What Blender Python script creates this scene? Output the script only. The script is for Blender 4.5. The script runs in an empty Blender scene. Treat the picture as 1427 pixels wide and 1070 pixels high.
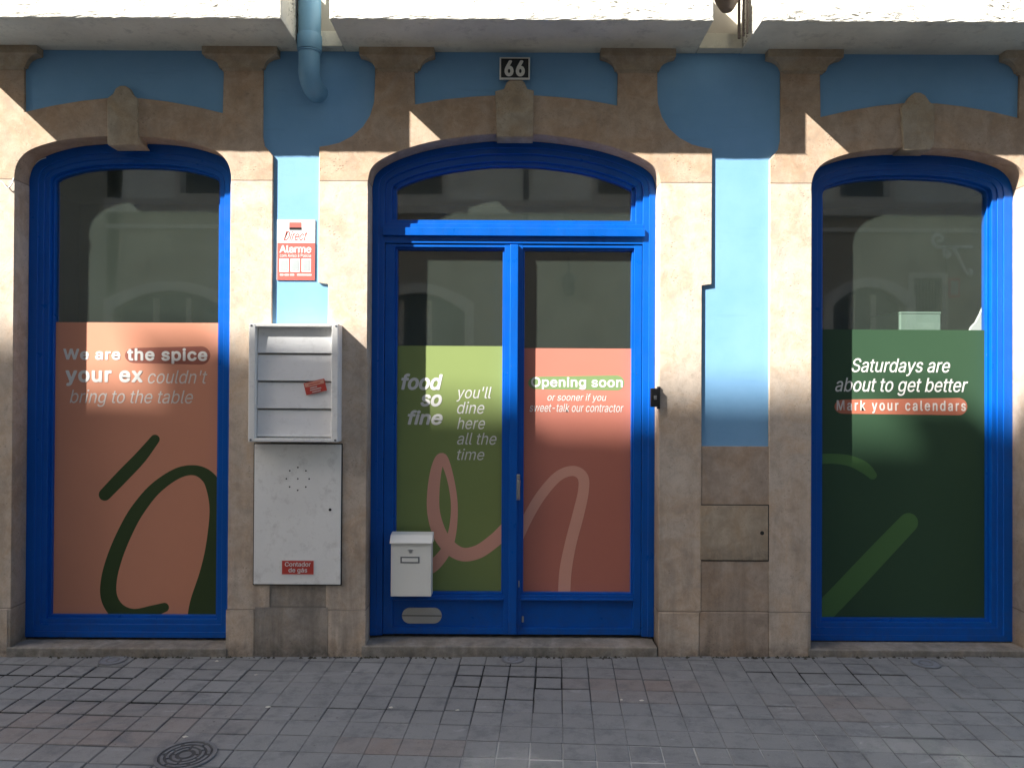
import bpy, bmesh, math, random
from mathutils import Vector, Matrix
random.seed(7)
R = math.radians
scene = bpy.context.scene
COL = scene.collection

# ------------------------------------------------------------------ camera
FPX = 1072.0                       # focal length in photograph pixels (1427 wide)
CAMD, CAMH = 4.6, 1.588
PITCH, ROLL = R(0.43), R(0.30)
cam = bpy.data.cameras.new("camera"); cam_o = bpy.data.objects.new("camera", cam); COL.objects.link(cam_o)
cam.sensor_width = 36.0; cam.lens = FPX / 1427 * 36.0
cam.clip_start = 0.05; cam.clip_end = 500
CM = Matrix.Rotation(math.pi/2 + PITCH, 4, 'X') @ Matrix.Rotation(ROLL, 4, 'Z')
cam_o.matrix_world = Matrix.Translation((0, -CAMD, CAMH)) @ CM
scene.camera = cam_o

# ------------------------------------------------------------------ light
SUN = Vector((1.68, 1.0, -1.56))           # direction the light travels
elev = math.atan2(1.56, math.hypot(1.68, 1.0))
world = bpy.data.worlds.new("World"); scene.world = world; world.use_nodes = True
wn = world.node_tree.nodes; wl = world.node_tree.links
sky = wn.new('ShaderNodeTexSky'); sky.sky_type = 'NISHITA'; sky.sun_disc = False
sky.sun_elevation = elev; sky.sun_rotation = math.atan2(-1.68, -1.0) % (2*math.pi)
sky.dust_density = 2.6
bg = wn['Background']; bg.inputs[1].default_value = 0.076
wl.new(sky.outputs[0], bg.inputs[0])
sl = bpy.data.lights.new("sun", 'SUN'); sl.energy = 5.0; sl.angle = R(0.53); sl.color = (1.0, 0.965, 0.905)
so = bpy.data.objects.new("sun", sl); COL.objects.link(so)
so.rotation_euler = SUN.to_track_quat('-Z', 'Y').to_euler()
so.location = (-10, -6, 12)

vs = scene.view_settings
vs.view_transform = 'Standard'; vs.look = 'None'; vs.gamma = 1.0; vs.use_curve_mapping = False
vs.exposure = 1.88
scene.cycles.max_bounces = 12; scene.cycles.diffuse_bounces = 5; scene.cycles.transparent_max_bounces = 16
scene.cycles.use_denoising = True
scene.cycles.blur_glossy = 0.0; scene.cycles.sample_clamp_indirect = 0.0     # keeps the sun patches the panes throw on the pavement

# ------------------------------------------------------------------ pixel -> world helpers
def ray(px, py):
    d = Vector(((px - 713.5)/FPX, -(py - 535.0)/FPX, -1.0))
    return (CM.to_3x3() @ d)
def P(px, py, y=0.0):
    d = ray(px, py); t = (y + CAMD)/d.y
    return (d.x*t, CAMH + d.z*t)
def PX(px, y=0.0, py=550): return P(px, py, y)[0]
def PZ(py, px=713.5, y=0.0): return P(px, py, y)[1]
GSX, GSY = 0.0052, 0.035
def gz(x, y): return GSX*x + GSY*min(y, 0.0) if y > -5.2 else GSX*x + GSY*-5.2
def PG(px, py):
    d = ray(px, py); o = Vector((0, -CAMD, CAMH))
    t = (GSX*o.x + GSY*o.y - o.z)/(d.z - GSX*d.x - GSY*d.y)
    p = o + d*t
    return p.x, p.y, p.z

# ------------------------------------------------------------------ materials
class NT:
    def __init__(s, name):
        s.m = bpy.data.materials.new(name); s.m.use_nodes = True
        s.n = s.m.node_tree.nodes; s.l = s.m.node_tree.links
        s.b = s.n['Principled BSDF']; s.out = s.n['Material Output']
        s.tc = s.n.new('ShaderNodeTexCoord').outputs['Object']
    def node(s, t, **kw):
        nd = s.n.new(t)
        for k, v in kw.items(): setattr(nd, k, v)
        return nd
    def put(s, inp, v):
        if isinstance(v, bpy.types.NodeSocket): s.l.new(v, inp)
        elif isinstance(v, tuple) and len(v) == 3 and inp.type == 'RGBA': inp.default_value = (*v, 1)
        else: inp.default_value = v
    def noise(s, scale, detail=6, rough=0.6, vec=None, dist=0.0):
        nd = s.node('ShaderNodeTexNoise'); nd.inputs['Scale'].default_value = scale
        nd.inputs['Detail'].default_value = detail; nd.inputs['Roughness'].default_value = rough
        nd.inputs['Distortion'].default_value = dist
        s.l.new(vec or s.tc, nd.inputs['Vector']); return nd.outputs['Fac']
    def scaled(s, sc):
        nd = s.node('ShaderNodeMapping'); nd.inputs['Scale'].default_value = sc
        s.l.new(s.tc, nd.inputs['Vector']); return nd.outputs[0]
    def voro(s, scale, vec=None, feature='F1', out='Distance'):
        nd = s.node('ShaderNodeTexVoronoi'); nd.feature = feature; nd.inputs['Scale'].default_value = scale
        s.l.new(vec or s.tc, nd.inputs['Vector']); return nd.outputs[out]
    def ramp(s, v, a, b, ca=0.0, cb=1.0):
        nd = s.node('ShaderNodeMapRange'); nd.clamp = True
        s.put(nd.inputs[0], v); nd.inputs[1].default_value = a; nd.inputs[2].default_value = b
        nd.inputs[3].default_value = ca; nd.inputs[4].default_value = cb; return nd.outputs[0]
    def mix(s, f, a, b, blend='MIX'):
        nd = s.node('ShaderNodeMix', data_type='RGBA', blend_type=blend)
        s.put(nd.inputs[0], f); s.put(nd.inputs[6], a); s.put(nd.inputs[7], b); return nd.outputs[2]
    def math(s, op, a, b=0.0):
        nd = s.node('ShaderNodeMath', operation=op); s.put(nd.inputs[0], a); s.put(nd.inputs[1], b); return nd.outputs[0]
    def sep(s):
        nd = s.node('ShaderNodeSeparateXYZ'); s.l.new(s.tc, nd.inputs[0]); return nd.outputs
    def bump(s, h, strength=0.4, dist=0.01):
        nd = s.node('ShaderNodeBump'); nd.inputs['Strength'].default_value = strength
        nd.inputs['Distance'].default_value = dist; s.l.new(h, nd.inputs['Height'])
        s.l.new(nd.outputs[0], s.b.inputs['Normal']); return nd
    def set(s, **kw):
        names = dict(col='Base Color', rough='Roughness', metal='Metallic', spec='Specular IOR Level',
                     coat='Coat Weight', coatr='Coat Roughness')
        for k, v in kw.items(): s.put(s.b.inputs[names[k]], v)
        return s

def lines_at(n, coord, positions, half):
    """1 where coord is within half of one of the positions"""
    acc = None
    for p in positions:
        d = n.math('ABSOLUTE', n.math('SUBTRACT', coord, p))
        v = n.ramp(d, half*0.5, half, 1.0, 0.0)
        acc = v if acc is None else n.math('MAXIMUM', acc, v)
    return acc

def mat_stone(name, base, dark, joints=(), pits=0.5, stain=0.5, arch_z=None):
    n = NT(name)
    big = n.noise(2.6, 7, 0.68, dist=0.4); mid = n.noise(13, 8, 0.72, dist=0.5); fine = n.noise(110, 4, 0.7)
    c = n.mix(n.ramp(big, 0.36, 0.62), dark, base)
    warm = n.mix(n.ramp(n.noise(4.1, 5, 0.65, dist=0.8), 0.42, 0.62), (1, 1, 1), (1.02, 0.90, 0.77))
    c = n.mix(0.8, c, warm, 'MULTIPLY')
    c = n.mix(n.ramp(mid, 0.46, 0.66, 0.0, 0.55), c, tuple(min(1, v*1.22) for v in base))
    c = n.mix(n.ramp(mid, 0.47, 0.30, 0.0, 0.55), c, tuple(v*0.62 for v in base))
    c = n.mix(n.ramp(fine, 0.50, 0.74, 0.0, 0.40), c, tuple(v*0.60 for v in base))
    # pits
    pv = n.voro(38, n.scaled((1, 1, 1.6))); gate = n.ramp(n.noise(7, 4), 0.50, 0.66)
    pit = n.math('MULTIPLY', n.ramp(pv, 0.10, 0.28, 1.0, 0.0), gate)
    pit2 = n.math('MULTIPLY', n.ramp(n.voro(95), 0.10, 0.26, 1.0, 0.0), n.ramp(n.noise(11, 3), 0.48, 0.62))
    pit = n.math('MAXIMUM', pit, pit2)
    c = n.mix(n.math('MULTIPLY', pit, pits), c, tuple(v*0.34 for v in base))
    # grime: streaks running down and splash marks low on the wall
    st = n.noise(3.0, 6, 0.65, n.scaled((3.2, 1, 0.45)))
    z = n.sep()[2]
    low = n.ramp(z, 0.05, 1.25, 1.0, 0.0)
    g = n.math('MULTIPLY', n.ramp(st, 0.45, 0.72), n.math('ADD', n.math('MULTIPLY', low, 0.75*stain), 0.25*stain))
    c = n.mix(g, c, tuple(v*0.40 for v in base))
    foot = n.math('MULTIPLY', n.ramp(z, 0.01, 0.10, 1.0, 0.0), n.ramp(n.noise(16, 6, 0.7), 0.38, 0.62, 0.25, 0.9))
    c = n.mix(n.math('MULTIPLY', foot, 0.8*min(1, stain+0.3)), c, (0.055, 0.052, 0.046))
    if arch_z is not None:                 # brown underlit tone of the arch blocks, shade put into the stone colour
        c = n.mix(n.ramp(z, arch_z-0.004, arch_z+0.004), c, n.mix(1.0, c, (0.85, 0.77, 0.69), 'MULTIPLY'))
    h = n.math('SUBTRACT', n.math('ADD', n.math('MULTIPLY', fine, 0.35), mid), n.math('MULTIPLY', pit, 0.9))
    if joints:
        wob = n.math('ADD', z, n.math('MULTIPLY', n.math('SUBTRACT', n.noise(9, 2), 0.5), 0.006))
        j = lines_at(n, wob, joints, 0.0048)
        c = n.mix(n.math('MULTIPLY', j, 0.62), c, tuple(v*0.28 for v in base))
        h = n.math('SUBTRACT', h, n.math('MULTIPLY', j, 1.2))
    n.set(col=c, rough=0.82, spec=0.25); n.bump(h, 0.35, 0.006)
    return n.m

def mat_plain(name, col, rough=0.6, var=0.10, metal=0.0, coat=0.0, bump=0.1, scale=6.0, spec=0.4, dirt=0.0, dirtcol=(0.05, 0.045, 0.04)):
    n = NT(name)
    f = n.noise(scale, 6, 0.65)
    c = n.mix(n.ramp(f, 0.3, 0.7), tuple(v*(1-var) for v in col), tuple(min(1.0, v*(1+var)) for v in col))
    if dirt:
        d = n.math('MULTIPLY', n.ramp(n.noise(scale*4, 8, 0.75), 0.52, 0.74), dirt)
        c = n.mix(d, c, dirtcol)
    n.set(col=c, rough=rough, metal=metal, coat=coat, spec=spec)
    if bump: n.bump(n.noise(scale*18, 5, 0.7), bump, 0.002)
    return n.m

M = {}
J_JAMB = [PZ(252, 340), PZ(470, 340), PZ(660, 340)]
M['stone'] = mat_stone('limestone', (0.55, 0.465, 0.385), (0.45, 0.365, 0.29), [PZ(252, 340), PZ(849, 340)], 0.65, 0.8, PZ(252, 340))
M['stone_arch'] = mat_stone('arch shade limestone', (0.36, 0.265, 0.185), (0.25, 0.18, 0.12), (), 0.75, 0.5)  # darkened base carries the brown shade over the arches
M['stone_cap'] = mat_stone('capital limestone', (0.43, 0.36, 0.27), (0.32, 0.26, 0.19), (), 0.6, 0.5)
M['stone_panel'] = mat_stone('panel limestone', (0.42, 0.335, 0.265), (0.31, 0.245, 0.195), [PZ(852, 1000)], 0.6, 0.7)
M['stone_grey'] = mat_stone('grey limestone', (0.36, 0.32, 0.28), (0.22, 0.20, 0.18), [PZ(846, 410)], 0.5, 0.9)
M['sill'] = mat_stone('sill stone', (0.36, 0.335, 0.30), (0.20, 0.19, 0.17), (), 0.5, 0.5)

def mat_bluewall():
    n = NT('sky blue masonry paint')
    f = n.noise(3.0, 6, 0.6); st = n.noise(2.6, 5, 0.6, n.scaled((1, 1, 9)))
    c = n.mix(n.ramp(f, 0.3, 0.7), (0.165, 0.345, 0.545), (0.20, 0.385, 0.60))
    c = n.mix(n.ramp(st, 0.58, 0.75, 0, 0.22), c, (0.11, 0.24, 0.37))
    n.set(col=c, rough=0.75, spec=0.25); n.bump(n.math('ADD', n.noise(160, 5, 0.7), n.math('MULTIPLY', n.noise(9, 4, 0.6), 1.2)), 0.2, 0.004); return n.m
M['bluewall'] = mat_bluewall()

def mat_bluepaint():
    n = NT('deep blue gloss paint')
    f = n.noise(2.5, 5, 0.6)
    c = n.mix(n.ramp(f, 0.3, 0.7), (0.0005, 0.076, 0.36), (0.0008, 0.092, 0.43))
    sc = n.math('MULTIPLY', n.ramp(n.voro(26, n.scaled((1, 1, 0.6))), 0.03, 0.09, 1, 0), n.ramp(n.noise(5, 3), 0.52, 0.60))
    c = n.mix(n.ramp(n.noise(2.0, 6, 0.7, n.scaled((6, 6, 0.7))), 0.52, 0.72, 0, 0.35), c, (0.004, 0.055, 0.25))
    c = n.mix(n.math('MULTIPLY', sc, 0.6), c, (0.10, 0.14, 0.26))
    grime = n.math('MULTIPLY', n.ramp(n.sep()[2], 0.02, 0.32, 1, 0), n.ramp(n.noise(22, 7, 0.75), 0.45, 0.70))
    c = n.mix(n.math('MULTIPLY', grime, 0.35), c, (0.035, 0.045, 0.08))
    n.set(col=c, rough=n.ramp(n.noise(9, 5), 0.3, 0.7, 0.26, 0.42), spec=0.3)
    h = n.noise(5.0, 5, 0.6, n.scaled((14, 14, 1)))
    n.bump(h, 0.10, 0.003); return n.m
M['blue'] = mat_bluepaint()

def mat_glass():
    n = NT('window glass')
    geo = n.node('ShaderNodeNewGeometry')
    dp = n.node('ShaderNodeVectorMath', operation='DOT_PRODUCT')
    n.l.new(geo.outputs['Incoming'], dp.inputs[0]); n.l.new(geo.outputs['Normal'], dp.inputs[1])
    ca = n.math('ABSOLUTE', dp.outputs['Value'])
    f = n.math('ADD', n.math('MULTIPLY', n.math('POWER', n.math('SUBTRACT', 1.0, ca), 5.0), 0.915), 0.085)
    tr = n.node('ShaderNodeBsdfTransparent'); tr.inputs[0].default_value = (0.93, 0.955, 0.94, 1)
    gl = n.node('ShaderNodeBsdfGlossy'); gl.inputs['Roughness'].default_value = 0.0
    gr = n.node('ShaderNodeBsdfGlossy'); gr.inputs['Roughness'].default_value = 0.06     # the greasy, slightly wavy share of the surface
    mg = n.node('ShaderNodeMixShader'); mg.inputs[0].default_value = 0.5
    n.l.new(gl.outputs[0], mg.inputs[1]); n.l.new(gr.outputs[0], mg.inputs[2])
    df = n.node('ShaderNodeBsdfDiffuse'); df.inputs[0].default_value = (0.55, 0.68, 0.56, 1)
    dust = n.ramp(n.noise(3.5, 7, 0.7), 0.3, 0.75, 0.024, 0.034)
    smear = n.ramp(n.noise(5, 6, 0.7, n.scaled((1, 1, 5))), 0.58, 0.80, 0.0, 0.007)
    m1 = n.node('ShaderNodeMixShader'); m2 = n.node('ShaderNodeMixShader')
    n.put(m1.inputs[0], n.math('ADD', dust, smear)); n.l.new(tr.outputs[0], m1.inputs[1]); n.l.new(df.outputs[0], m1.inputs[2])
    n.l.new(f, m2.inputs[0]); n.l.new(m1.outputs[0], m2.inputs[1]); n.l.new(mg.outputs[0], m2.inputs[2])
    n.l.new(m2.outputs[0], n.out.inputs[0]); return n.m
M['glass'] = mat_glass()

def film(name, col): return mat_plain(name, col, 0.55, 0.03, bump=0.0, scale=2.0, spec=0.25)
M['coral'] = film('coral film', (0.56, 0.245, 0.155))
M['coral2'] = film('deep coral film', (0.46, 0.165, 0.120))
M['coral_light'] = film('light coral film', (0.66, 0.335, 0.25))
M['coral_dark'] = film('brick red film', (0.26, 0.09, 0.065))
M['green'] = film('olive green film', (0.195, 0.25, 0.085))
M['green_dark'] = film('dark green film', (0.032, 0.070, 0.037))
M['green_brush'] = film('forest green ink', (0.035, 0.06, 0.02))
M['green_brush2'] = film('mid green ink', (0.070, 0.155, 0.052))
M['green_pill'] = film('leaf green ink', (0.17, 0.25, 0.105))
M['orange_pill'] = film('orange ink', (0.42, 0.14, 0.085))
M['white_film'] = film('white lettering', (0.64, 0.63, 0.60))
M['pale_film'] = film('pale grey lettering', (0.6, 0.55, 0.51))

def mat_roughcast():
    n = NT('white roughcast render')
    a = n.noise(28, 5, 0.62, n.scaled((0.42, 1, 1.6)), 1.6); b = n.noise(70, 5, 0.7)
    crack = n.math('MULTIPLY', n.ramp(a, 0.375, 0.43, 1.0, 0.0), n.ramp(n.noise(4.0, 3), 0.42, 0.54))
    c = n.mix(n.ramp(b, 0.3, 0.7), (0.62, 0.60, 0.53), (0.70, 0.68, 0.61))
    c = n.mix(n.math('MULTIPLY', crack, 0.95), c, (0.10, 0.09, 0.07))
    c = n.mix(n.ramp(n.noise(2.2, 6, 0.65), 0.55, 0.75, 0, 0.35), c, (0.55, 0.52, 0.45))
    n.set(col=c, rough=0.9, spec=0.1)
    n.bump(n.math('SUBTRACT', n.math('MULTIPLY', b, 0.35), n.math('MULTIPLY', crack, 0.8)), 0.8, 0.012); return n.m
M['roughcast'] = mat_roughcast()
M['soffit'] = mat_plain('soffit render', (0.66, 0.63, 0.52), 0.9, 0.20, bump=0.9, scale=2.6, dirt=0.60, dirtcol=(0.20, 0.185, 0.15))
M['cream'] = mat_plain('cream plaster', (0.55, 0.51, 0.43), 0.9, 0.08, bump=0.4, scale=2.0, dirt=0.2)
M['pipe'] = mat_plain('blue painted pipe', (0.16, 0.34, 0.50), 0.45, 0.08, bump=0.05, scale=5, dirt=0.12)
M['white_metal'] = mat_plain('white enamel metal', (0.78, 0.78, 0.78), 0.42, 0.07, bump=0.05, scale=4, dirt=0.32, dirtcol=(0.30, 0.28, 0.26))
M['white_metal2'] = mat_plain('aged white metal', (0.82, 0.81, 0.78), 0.5, 0.07, bump=0.06, scale=3, dirt=0.42, dirtcol=(0.28, 0.25, 0.22))
M['white_box'] = mat_plain('cream enamel', (0.80, 0.79, 0.73), 0.4, 0.03, bump=0.02, scale=5, dirt=0.05)
M['slot_metal'] = mat_plain('cream slot plate', (0.45, 0.43, 0.39), 0.4, 0.06, bump=0.0)
M['red'] = mat_plain('red print', (0.60, 0.105, 0.085), 0.45, 0.05, bump=0.0)
M['sign_red'] = mat_plain('sign red', (0.50, 0.06, 0.045), 0.4, 0.05, bump=0.0)
M['paper'] = mat_plain('white print', (0.72, 0.71, 0.69), 0.5, 0.03, bump=0.0)
M['grey_print'] = mat_plain('grey print', (0.33, 0.36, 0.36), 0.5, 0.05, bump=0.0)
M['black'] = mat_plain('black enamel', (0.012, 0.013, 0.015), 0.35, 0.1, bump=0.0)
M['dark'] = mat_plain('dark gap', (0.02, 0.02, 0.02), 0.9, 0.1, bump=0.0)
M['num_white'] = mat_plain('white enamel figures', (0.70, 0.69, 0.63), 0.35, 0.04, bump=0.0)
M['steel'] = mat_plain('satin steel', (0.55, 0.55, 0.54), 0.28, 0.08, metal=1.0, bump=0.0)
M['iron'] = mat_plain('cast iron', (0.075, 0.078, 0.082), 0.6, 0.25, metal=0.3, bump=0.4, scale=12)
M['iron_worn'] = mat_plain('worn cast iron', (0.17, 0.175, 0.185), 0.55, 0.25, metal=0.3, bump=0.4, scale=12)
M['cover'] = mat_plain('blue grey cover', (0.20, 0.215, 0.24), 0.6, 0.2, bump=0.3, scale=14, dirt=0.3)
M['brown'] = mat_plain('brown painted zinc', (0.13, 0.10, 0.085), 0.6, 0.15, bump=0.1)
M['wire'] = mat_plain('white cable', (0.6, 0.6, 0.57), 0.5, 0.05, bump=0.0)
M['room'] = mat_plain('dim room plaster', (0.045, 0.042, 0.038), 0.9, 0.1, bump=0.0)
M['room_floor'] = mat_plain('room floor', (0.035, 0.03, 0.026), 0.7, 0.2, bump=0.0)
M['beige'] = mat_plain('beige plaster', (0.33, 0.30, 0.24), 0.9, 0.12, bump=0.3, scale=1.2, dirt=0.2)
M['trim'] = mat_plain('pale stone trim', (0.55, 0.50, 0.43), 0.85, 0.1, bump=0.2, scale=2)
M['door_dark'] = mat_plain('dark painted door', (0.035, 0.05, 0.065), 0.5, 0.2, bump=0.0)
M['win_dark'] = mat_plain('dark window', (0.04, 0.05, 0.055), 0.15, 0.2, bump=0.0)
M['leaf'] = mat_plain('pale scrap', (0.55, 0.52, 0.45), 0.8, 0.2, bump=0.0)

# ------------------------------------------------------------------ mesh helpers
def tag(o, label=None, cat=None, group=None, kind=None):
    if label: o['label'] = label
    if cat: o['category'] = cat
    if group: o['group'] = group
    if kind: o['kind'] = kind
    return o
def empty(name, loc=(0, 0, 0)):
    o = bpy.data.objects.new(name, None); o.location = loc; COL.objects.link(o); o.empty_display_size = 0.1; return o
def link(name, me, mat, parent=None, smooth=False):
    o = bpy.data.objects.new(name, me); COL.objects.link(o)
    if mat: me.materials.append(mat)
    if smooth:
        for p in me.polygons: p.use_smooth = True
        try: me.set_sharp_from_angle(angle=R(35))
        except Exception: pass
    if parent:
        o.parent = parent
        w = Vector((0, 0, 0)); q = parent
        while q: w += q.location; q = q.parent
        for v in me.vertices: v.co -= w
    return o
def from_bm(name, bm, mat, parent=None, smooth=False):
    bmesh.ops.recalc_face_normals(bm, faces=bm.faces)
    me = bpy.data.meshes.new(name); bm.to_mesh(me); bm.free()
    return link(name, me, mat, parent, smooth)
def add_box(bm, x0, x1, y0, y1, z0, z1, bev=0.0):
    b = bmesh.new()
    vs_ = [b.verts.new((x, y, z)) for x in (x0, x1) for y in (y0, y1) for z in (z0, z1)]
    for f in ((0,1,3,2),(4,6,7,5),(0,4,5,1),(2,3,7,6),(0,2,6,4),(1,5,7,3)): b.faces.new([vs_[i] for i in f])
    if bev: bmesh.ops.bevel(b, geom=list(b.edges), offset=bev, segments=2, affect='EDGES', profile=0.5)
    bmesh.ops.recalc_face_normals(b, faces=b.faces)
    me = bpy.data.meshes.new('tmp'); b.to_mesh(me); b.free(); bm.from_mesh(me); bpy.data.meshes.remove(me)
def box(name, x0, x1, y0, y1, z0, z1, mat, parent=None, bev=0.002):
    bm = bmesh.new(); add_box(bm, x0, x1, y0, y1, z0, z1, bev); return from_bm(name, bm, mat, parent)
def curve_mesh(cu):
    o = bpy.data.objects.new('tmp', cu); COL.objects.link(o)
    dg = bpy.context.evaluated_depsgraph_get(); dg.update()
    me = bpy.data.meshes.new_from_object(o.evaluated_get(dg))
    bpy.data.objects.remove(o); bpy.data.curves.remove(cu)
    return me
def plate_mesh(loops, y0, y1, bev=0.0):
    """flat outlines (x, z) given thickness y0..y1; further loops cut holes"""
    cu = bpy.data.curves.new('tmp', 'CURVE'); cu.dimensions = '2D'; cu.fill_mode = 'BOTH'
    cu.extrude = max(1e-5, abs(y1-y0)/2 - bev); cu.bevel_depth = bev; cu.bevel_resolution = 1; cu.offset = -bev
    for lp in loops:
        sp = cu.splines.new('POLY'); sp.points.add(len(lp)-1)
        for p, (x, z) in zip(sp.points, lp): p.co = (x, z, 0, 1)
        sp.use_cyclic_u = True
    me = curve_mesh(cu); ym = (y0+y1)/2
    for v in me.vertices: v.co = (v.co.x, ym - v.co.z, v.co.y)
    return me
def plate(name, loops, y0, y1, mat, parent=None, bev=0.0):
    return link(name, plate_mesh(loops, y0, y1, bev), mat, parent)
def merge(name, meshes, mat, parent=None):
    bm = bmesh.new()
    for m in meshes: bm.from_mesh(m); bpy.data.meshes.remove(m)
    me = bpy.data.meshes.new(name); bm.to_mesh(me); bm.free(); return link(name, me, mat, parent)
def tube_mesh(pts, r, seg=10, closed=False):
    bm = bmesh.new(); rings = []; n = len(pts)
    pts = [Vector(p) for p in pts]; up = None
    for i, p in enumerate(pts):
        t = (pts[min(i+1, n-1)] - pts[max(i-1, 0)]).normalized()
        if up is None:
            up = Vector((0, 1, 0)) if abs(t.y) < 0.9 else Vector((1, 0, 0))
        a = t.cross(up).normalized(); up = a.cross(t).normalized()
        rr = r[i] if isinstance(r, (list, tuple)) else r
        rings.append([bm.verts.new(p + (a*math.cos(k*2*math.pi/seg) + up*math.sin(k*2*math.pi/seg))*rr) for k in range(seg)])
    for i in range(n-1):
        for k in range(seg):
            bm.faces.new((rings[i][k], rings[i][(k+1) % seg], rings[i+1][(k+1) % seg], rings[i+1][k]))
    bm.faces.new(rings[0]); bm.faces.new(rings[-1])
    return bm
def tube(name, pts, r, mat, parent=None, seg=12): return from_bm(name, tube_mesh(pts, r, seg), mat, parent, True)
def catmull(pts, n=8, closed=False):
    out = []; m = len(pts)
    for i in range(m if closed else m-1):
        if closed: p0, p1, p2, p3 = (pts[(i+k-1) % m] for k in range(4))
        else: p0, p1, p2, p3 = pts[max(i-1, 0)], pts[i], pts[i+1], pts[min(i+2, m-1)]
        for k in range(n):
            t = k/n
            out.append(tuple(0.5*((2*b) + (-a+c)*t + (2*a-5*b+4*c-d)*t*t + (-a+3*b-3*c+d)*t**3) for a, b, c, d in zip(p0, p1, p2, p3)))
    if not closed: out.append(tuple(pts[-1]))
    return out
def offset_loop(lp, d):
    """shrink a closed counter-clockwise outline by d (positive = inwards)"""
    n = len(lp); out = []
    for i in range(n):
        a, b, c = Vector(lp[i-1]), Vector(lp[i]), Vector(lp[(i+1) % n])
        e1 = (b-a).normalized(); e2 = (c-b).normalized()
        n1 = Vector((-e1.y, e1.x)); n2 = Vector((-e2.y, e2.x)); m = (n1+n2)
        m = m/max(0.3, m.dot(n1)) if m.length > 1e-6 else n1
        out.append((b.x + m.x*d, b.y + m.y*d))
    return out

# ------------------------------------------------------------------ openings
FY, GY = 0.136, 0.200            # frame front, glass front
WIN_HALF = [(0, 196), (45, 197.5), (86.5, 202.5), (126, 214.5), (144, 229), (150.5, 247), (150.5, 264)]
DOOR_HALF = [(0, 187), (40, 188), (98, 195.5), (142, 206), (176, 219), (197, 233.5), (203.5, 252), (203.5, 270)]
def opening(cx, half, dy, zb):
    """counter-clockwise outline of an opening in the stone: bottom left, bottom right, up and over"""
    k = CAMD/FPX; X0 = PX(cx)
    pts = [(X0 + dx*k, PZ(py+dy, 713.5)) for dx, py in half]
    arc = catmull(pts, 7)                       # crown -> right spring
    right = [(x, z) for x, z in reversed(arc)]
    left = [(2*X0 - x, z) for x, z in arc[1:]]
    hw = half[-1][0]*k
    return [(X0-hw, zb), (X0+hw, zb)] + right + left, X0, hw
ZB = 0.02
OP_L, XL, HWL = opening(168.5, WIN_HALF, -3.0, ZB)
OP_D, XD, HWD = opening(715.0, DOOR_HALF, 0.0, ZB)
OP_R, XR, HWR = opening(1281.5, WIN_HALF, 7.0, ZB)
# (photo roll is handled by the camera; the crowns lie level within a few mm)
dz_l = P(168.5, 196)[1] - PZ(196-3.0); dz_r = P(1281.5, 206)[1] - PZ(196+7.0)
ZTOP = PZ(72)                    # soffit / wall line

# ------------------------------------------------------------------ building
B = empty('shop_building')
tag(B, 'street front of a building with sky blue wall, carved stone arches and blue woodwork', 'building')

wl_loops = [[(-7.5, -0.25), (7.5, -0.25), (7.5, ZTOP+0.02), (-7.5, ZTOP+0.02)]]
for op in (OP_L, OP_D, OP_R): wl_loops.append(list(reversed(offset_loop(op, -0.035))))
plate('wall', wl_loops, 0.016, 0.30, M['bluewall'], B)
box('upper_wall', -7.5, 7.5, 0.03, 0.30, ZTOP+0.03, 9.5, M['cream'], B, 0)

# stone surrounds (jambs, arch band and the two short pilasters over each arch)
def pt(px, py, y=0.0): return P(px, py, y)
def surround(op, outer_right, cx, zb):
    """outer_right: pixel offsets from cx of the right half of the outline, from ground up, then in to the keystone"""
    k = CAMD/FPX; X0 = PX(cx)
    r = [(X0 + dx*k, (zb if py is None else P(cx, py)[1])) for dx, py in outer_right]
    l = [(2*X0 - x, z) for x, z in reversed(r)]
    inner = op[1:] + op[:1]        # right bottom, up, over, left bottom
    lp = r + l + list(reversed(inner))
    return lp
curveW = [(209.5, None), (209.5, 217), (205, 212), (197, 203), (194.5, 190), (194.5, 62), (140, 62), (138.5, 158), (100, 149), (60, 142), (24, 138)]
curveD = [(261, None), (261, 397), (274.5, 395), (274.5, 206), (262, 204), (246, 200), (229, 191), (214, 178), (204, 162), (198.5, 143), (197.5, 120), (197.5, 62), (143, 62), (141.5, 146.5), (100, 139), (60, 135), (28, 133)]
def shifted(c, d): return [(x, None if y is None else y+d) for x, y in c]
sl_o = plate('stone_surround', [surround(OP_L, shifted(curveW, -1), 168.5, -0.03)], 0.0, 0.15, M['stone'], B, 0.004)
sd_o = plate('stone_surround', [surround(OP_D, curveD, 717.0, -0.03)], 0.0, 0.15, M['stone'], B, 0.004)
sr_o = plate('stone_surround', [surround(OP_R, shifted(curveW, 6), 1281.5, -0.03)], 0.0, 0.15, M['stone'], B, 0.004)
for o in (sl_o, sd_o, sr_o):      # extra slot: pitted limestone with the arch shade put into its colour
    me = o.data; me.materials.append(M['stone_arch'])

# keystones
def keystone(parent, pts, label=None):
    lp = [P(x, y, -0.016) for x, y in pts]
    return plate('keystone', [lp], -0.016, 0.11, M['stone_cap'], parent, 0.006)
keystone(sl_o, [(150, 202), (196, 202), (192, 196), (191, 137), (184, 131), (180, 123), (174, 119.5), (167, 119.5), (161, 123), (157, 131), (149, 137), (149, 199)])
keystone(sd_o, [(692, 191), (743, 191), (744, 126), (735, 124), (731, 115), (725, 110), (712, 110), (706, 115), (702, 124), (690, 127)])
keystone(sr_o, [(1258, 209), (1297, 209), (1302, 202), (1303, 147), (1296, 142), (1290, 133), (1283, 129), (1275, 129), (1268, 135), (1263, 143), (1256, 148), (1259, 203)])

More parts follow.
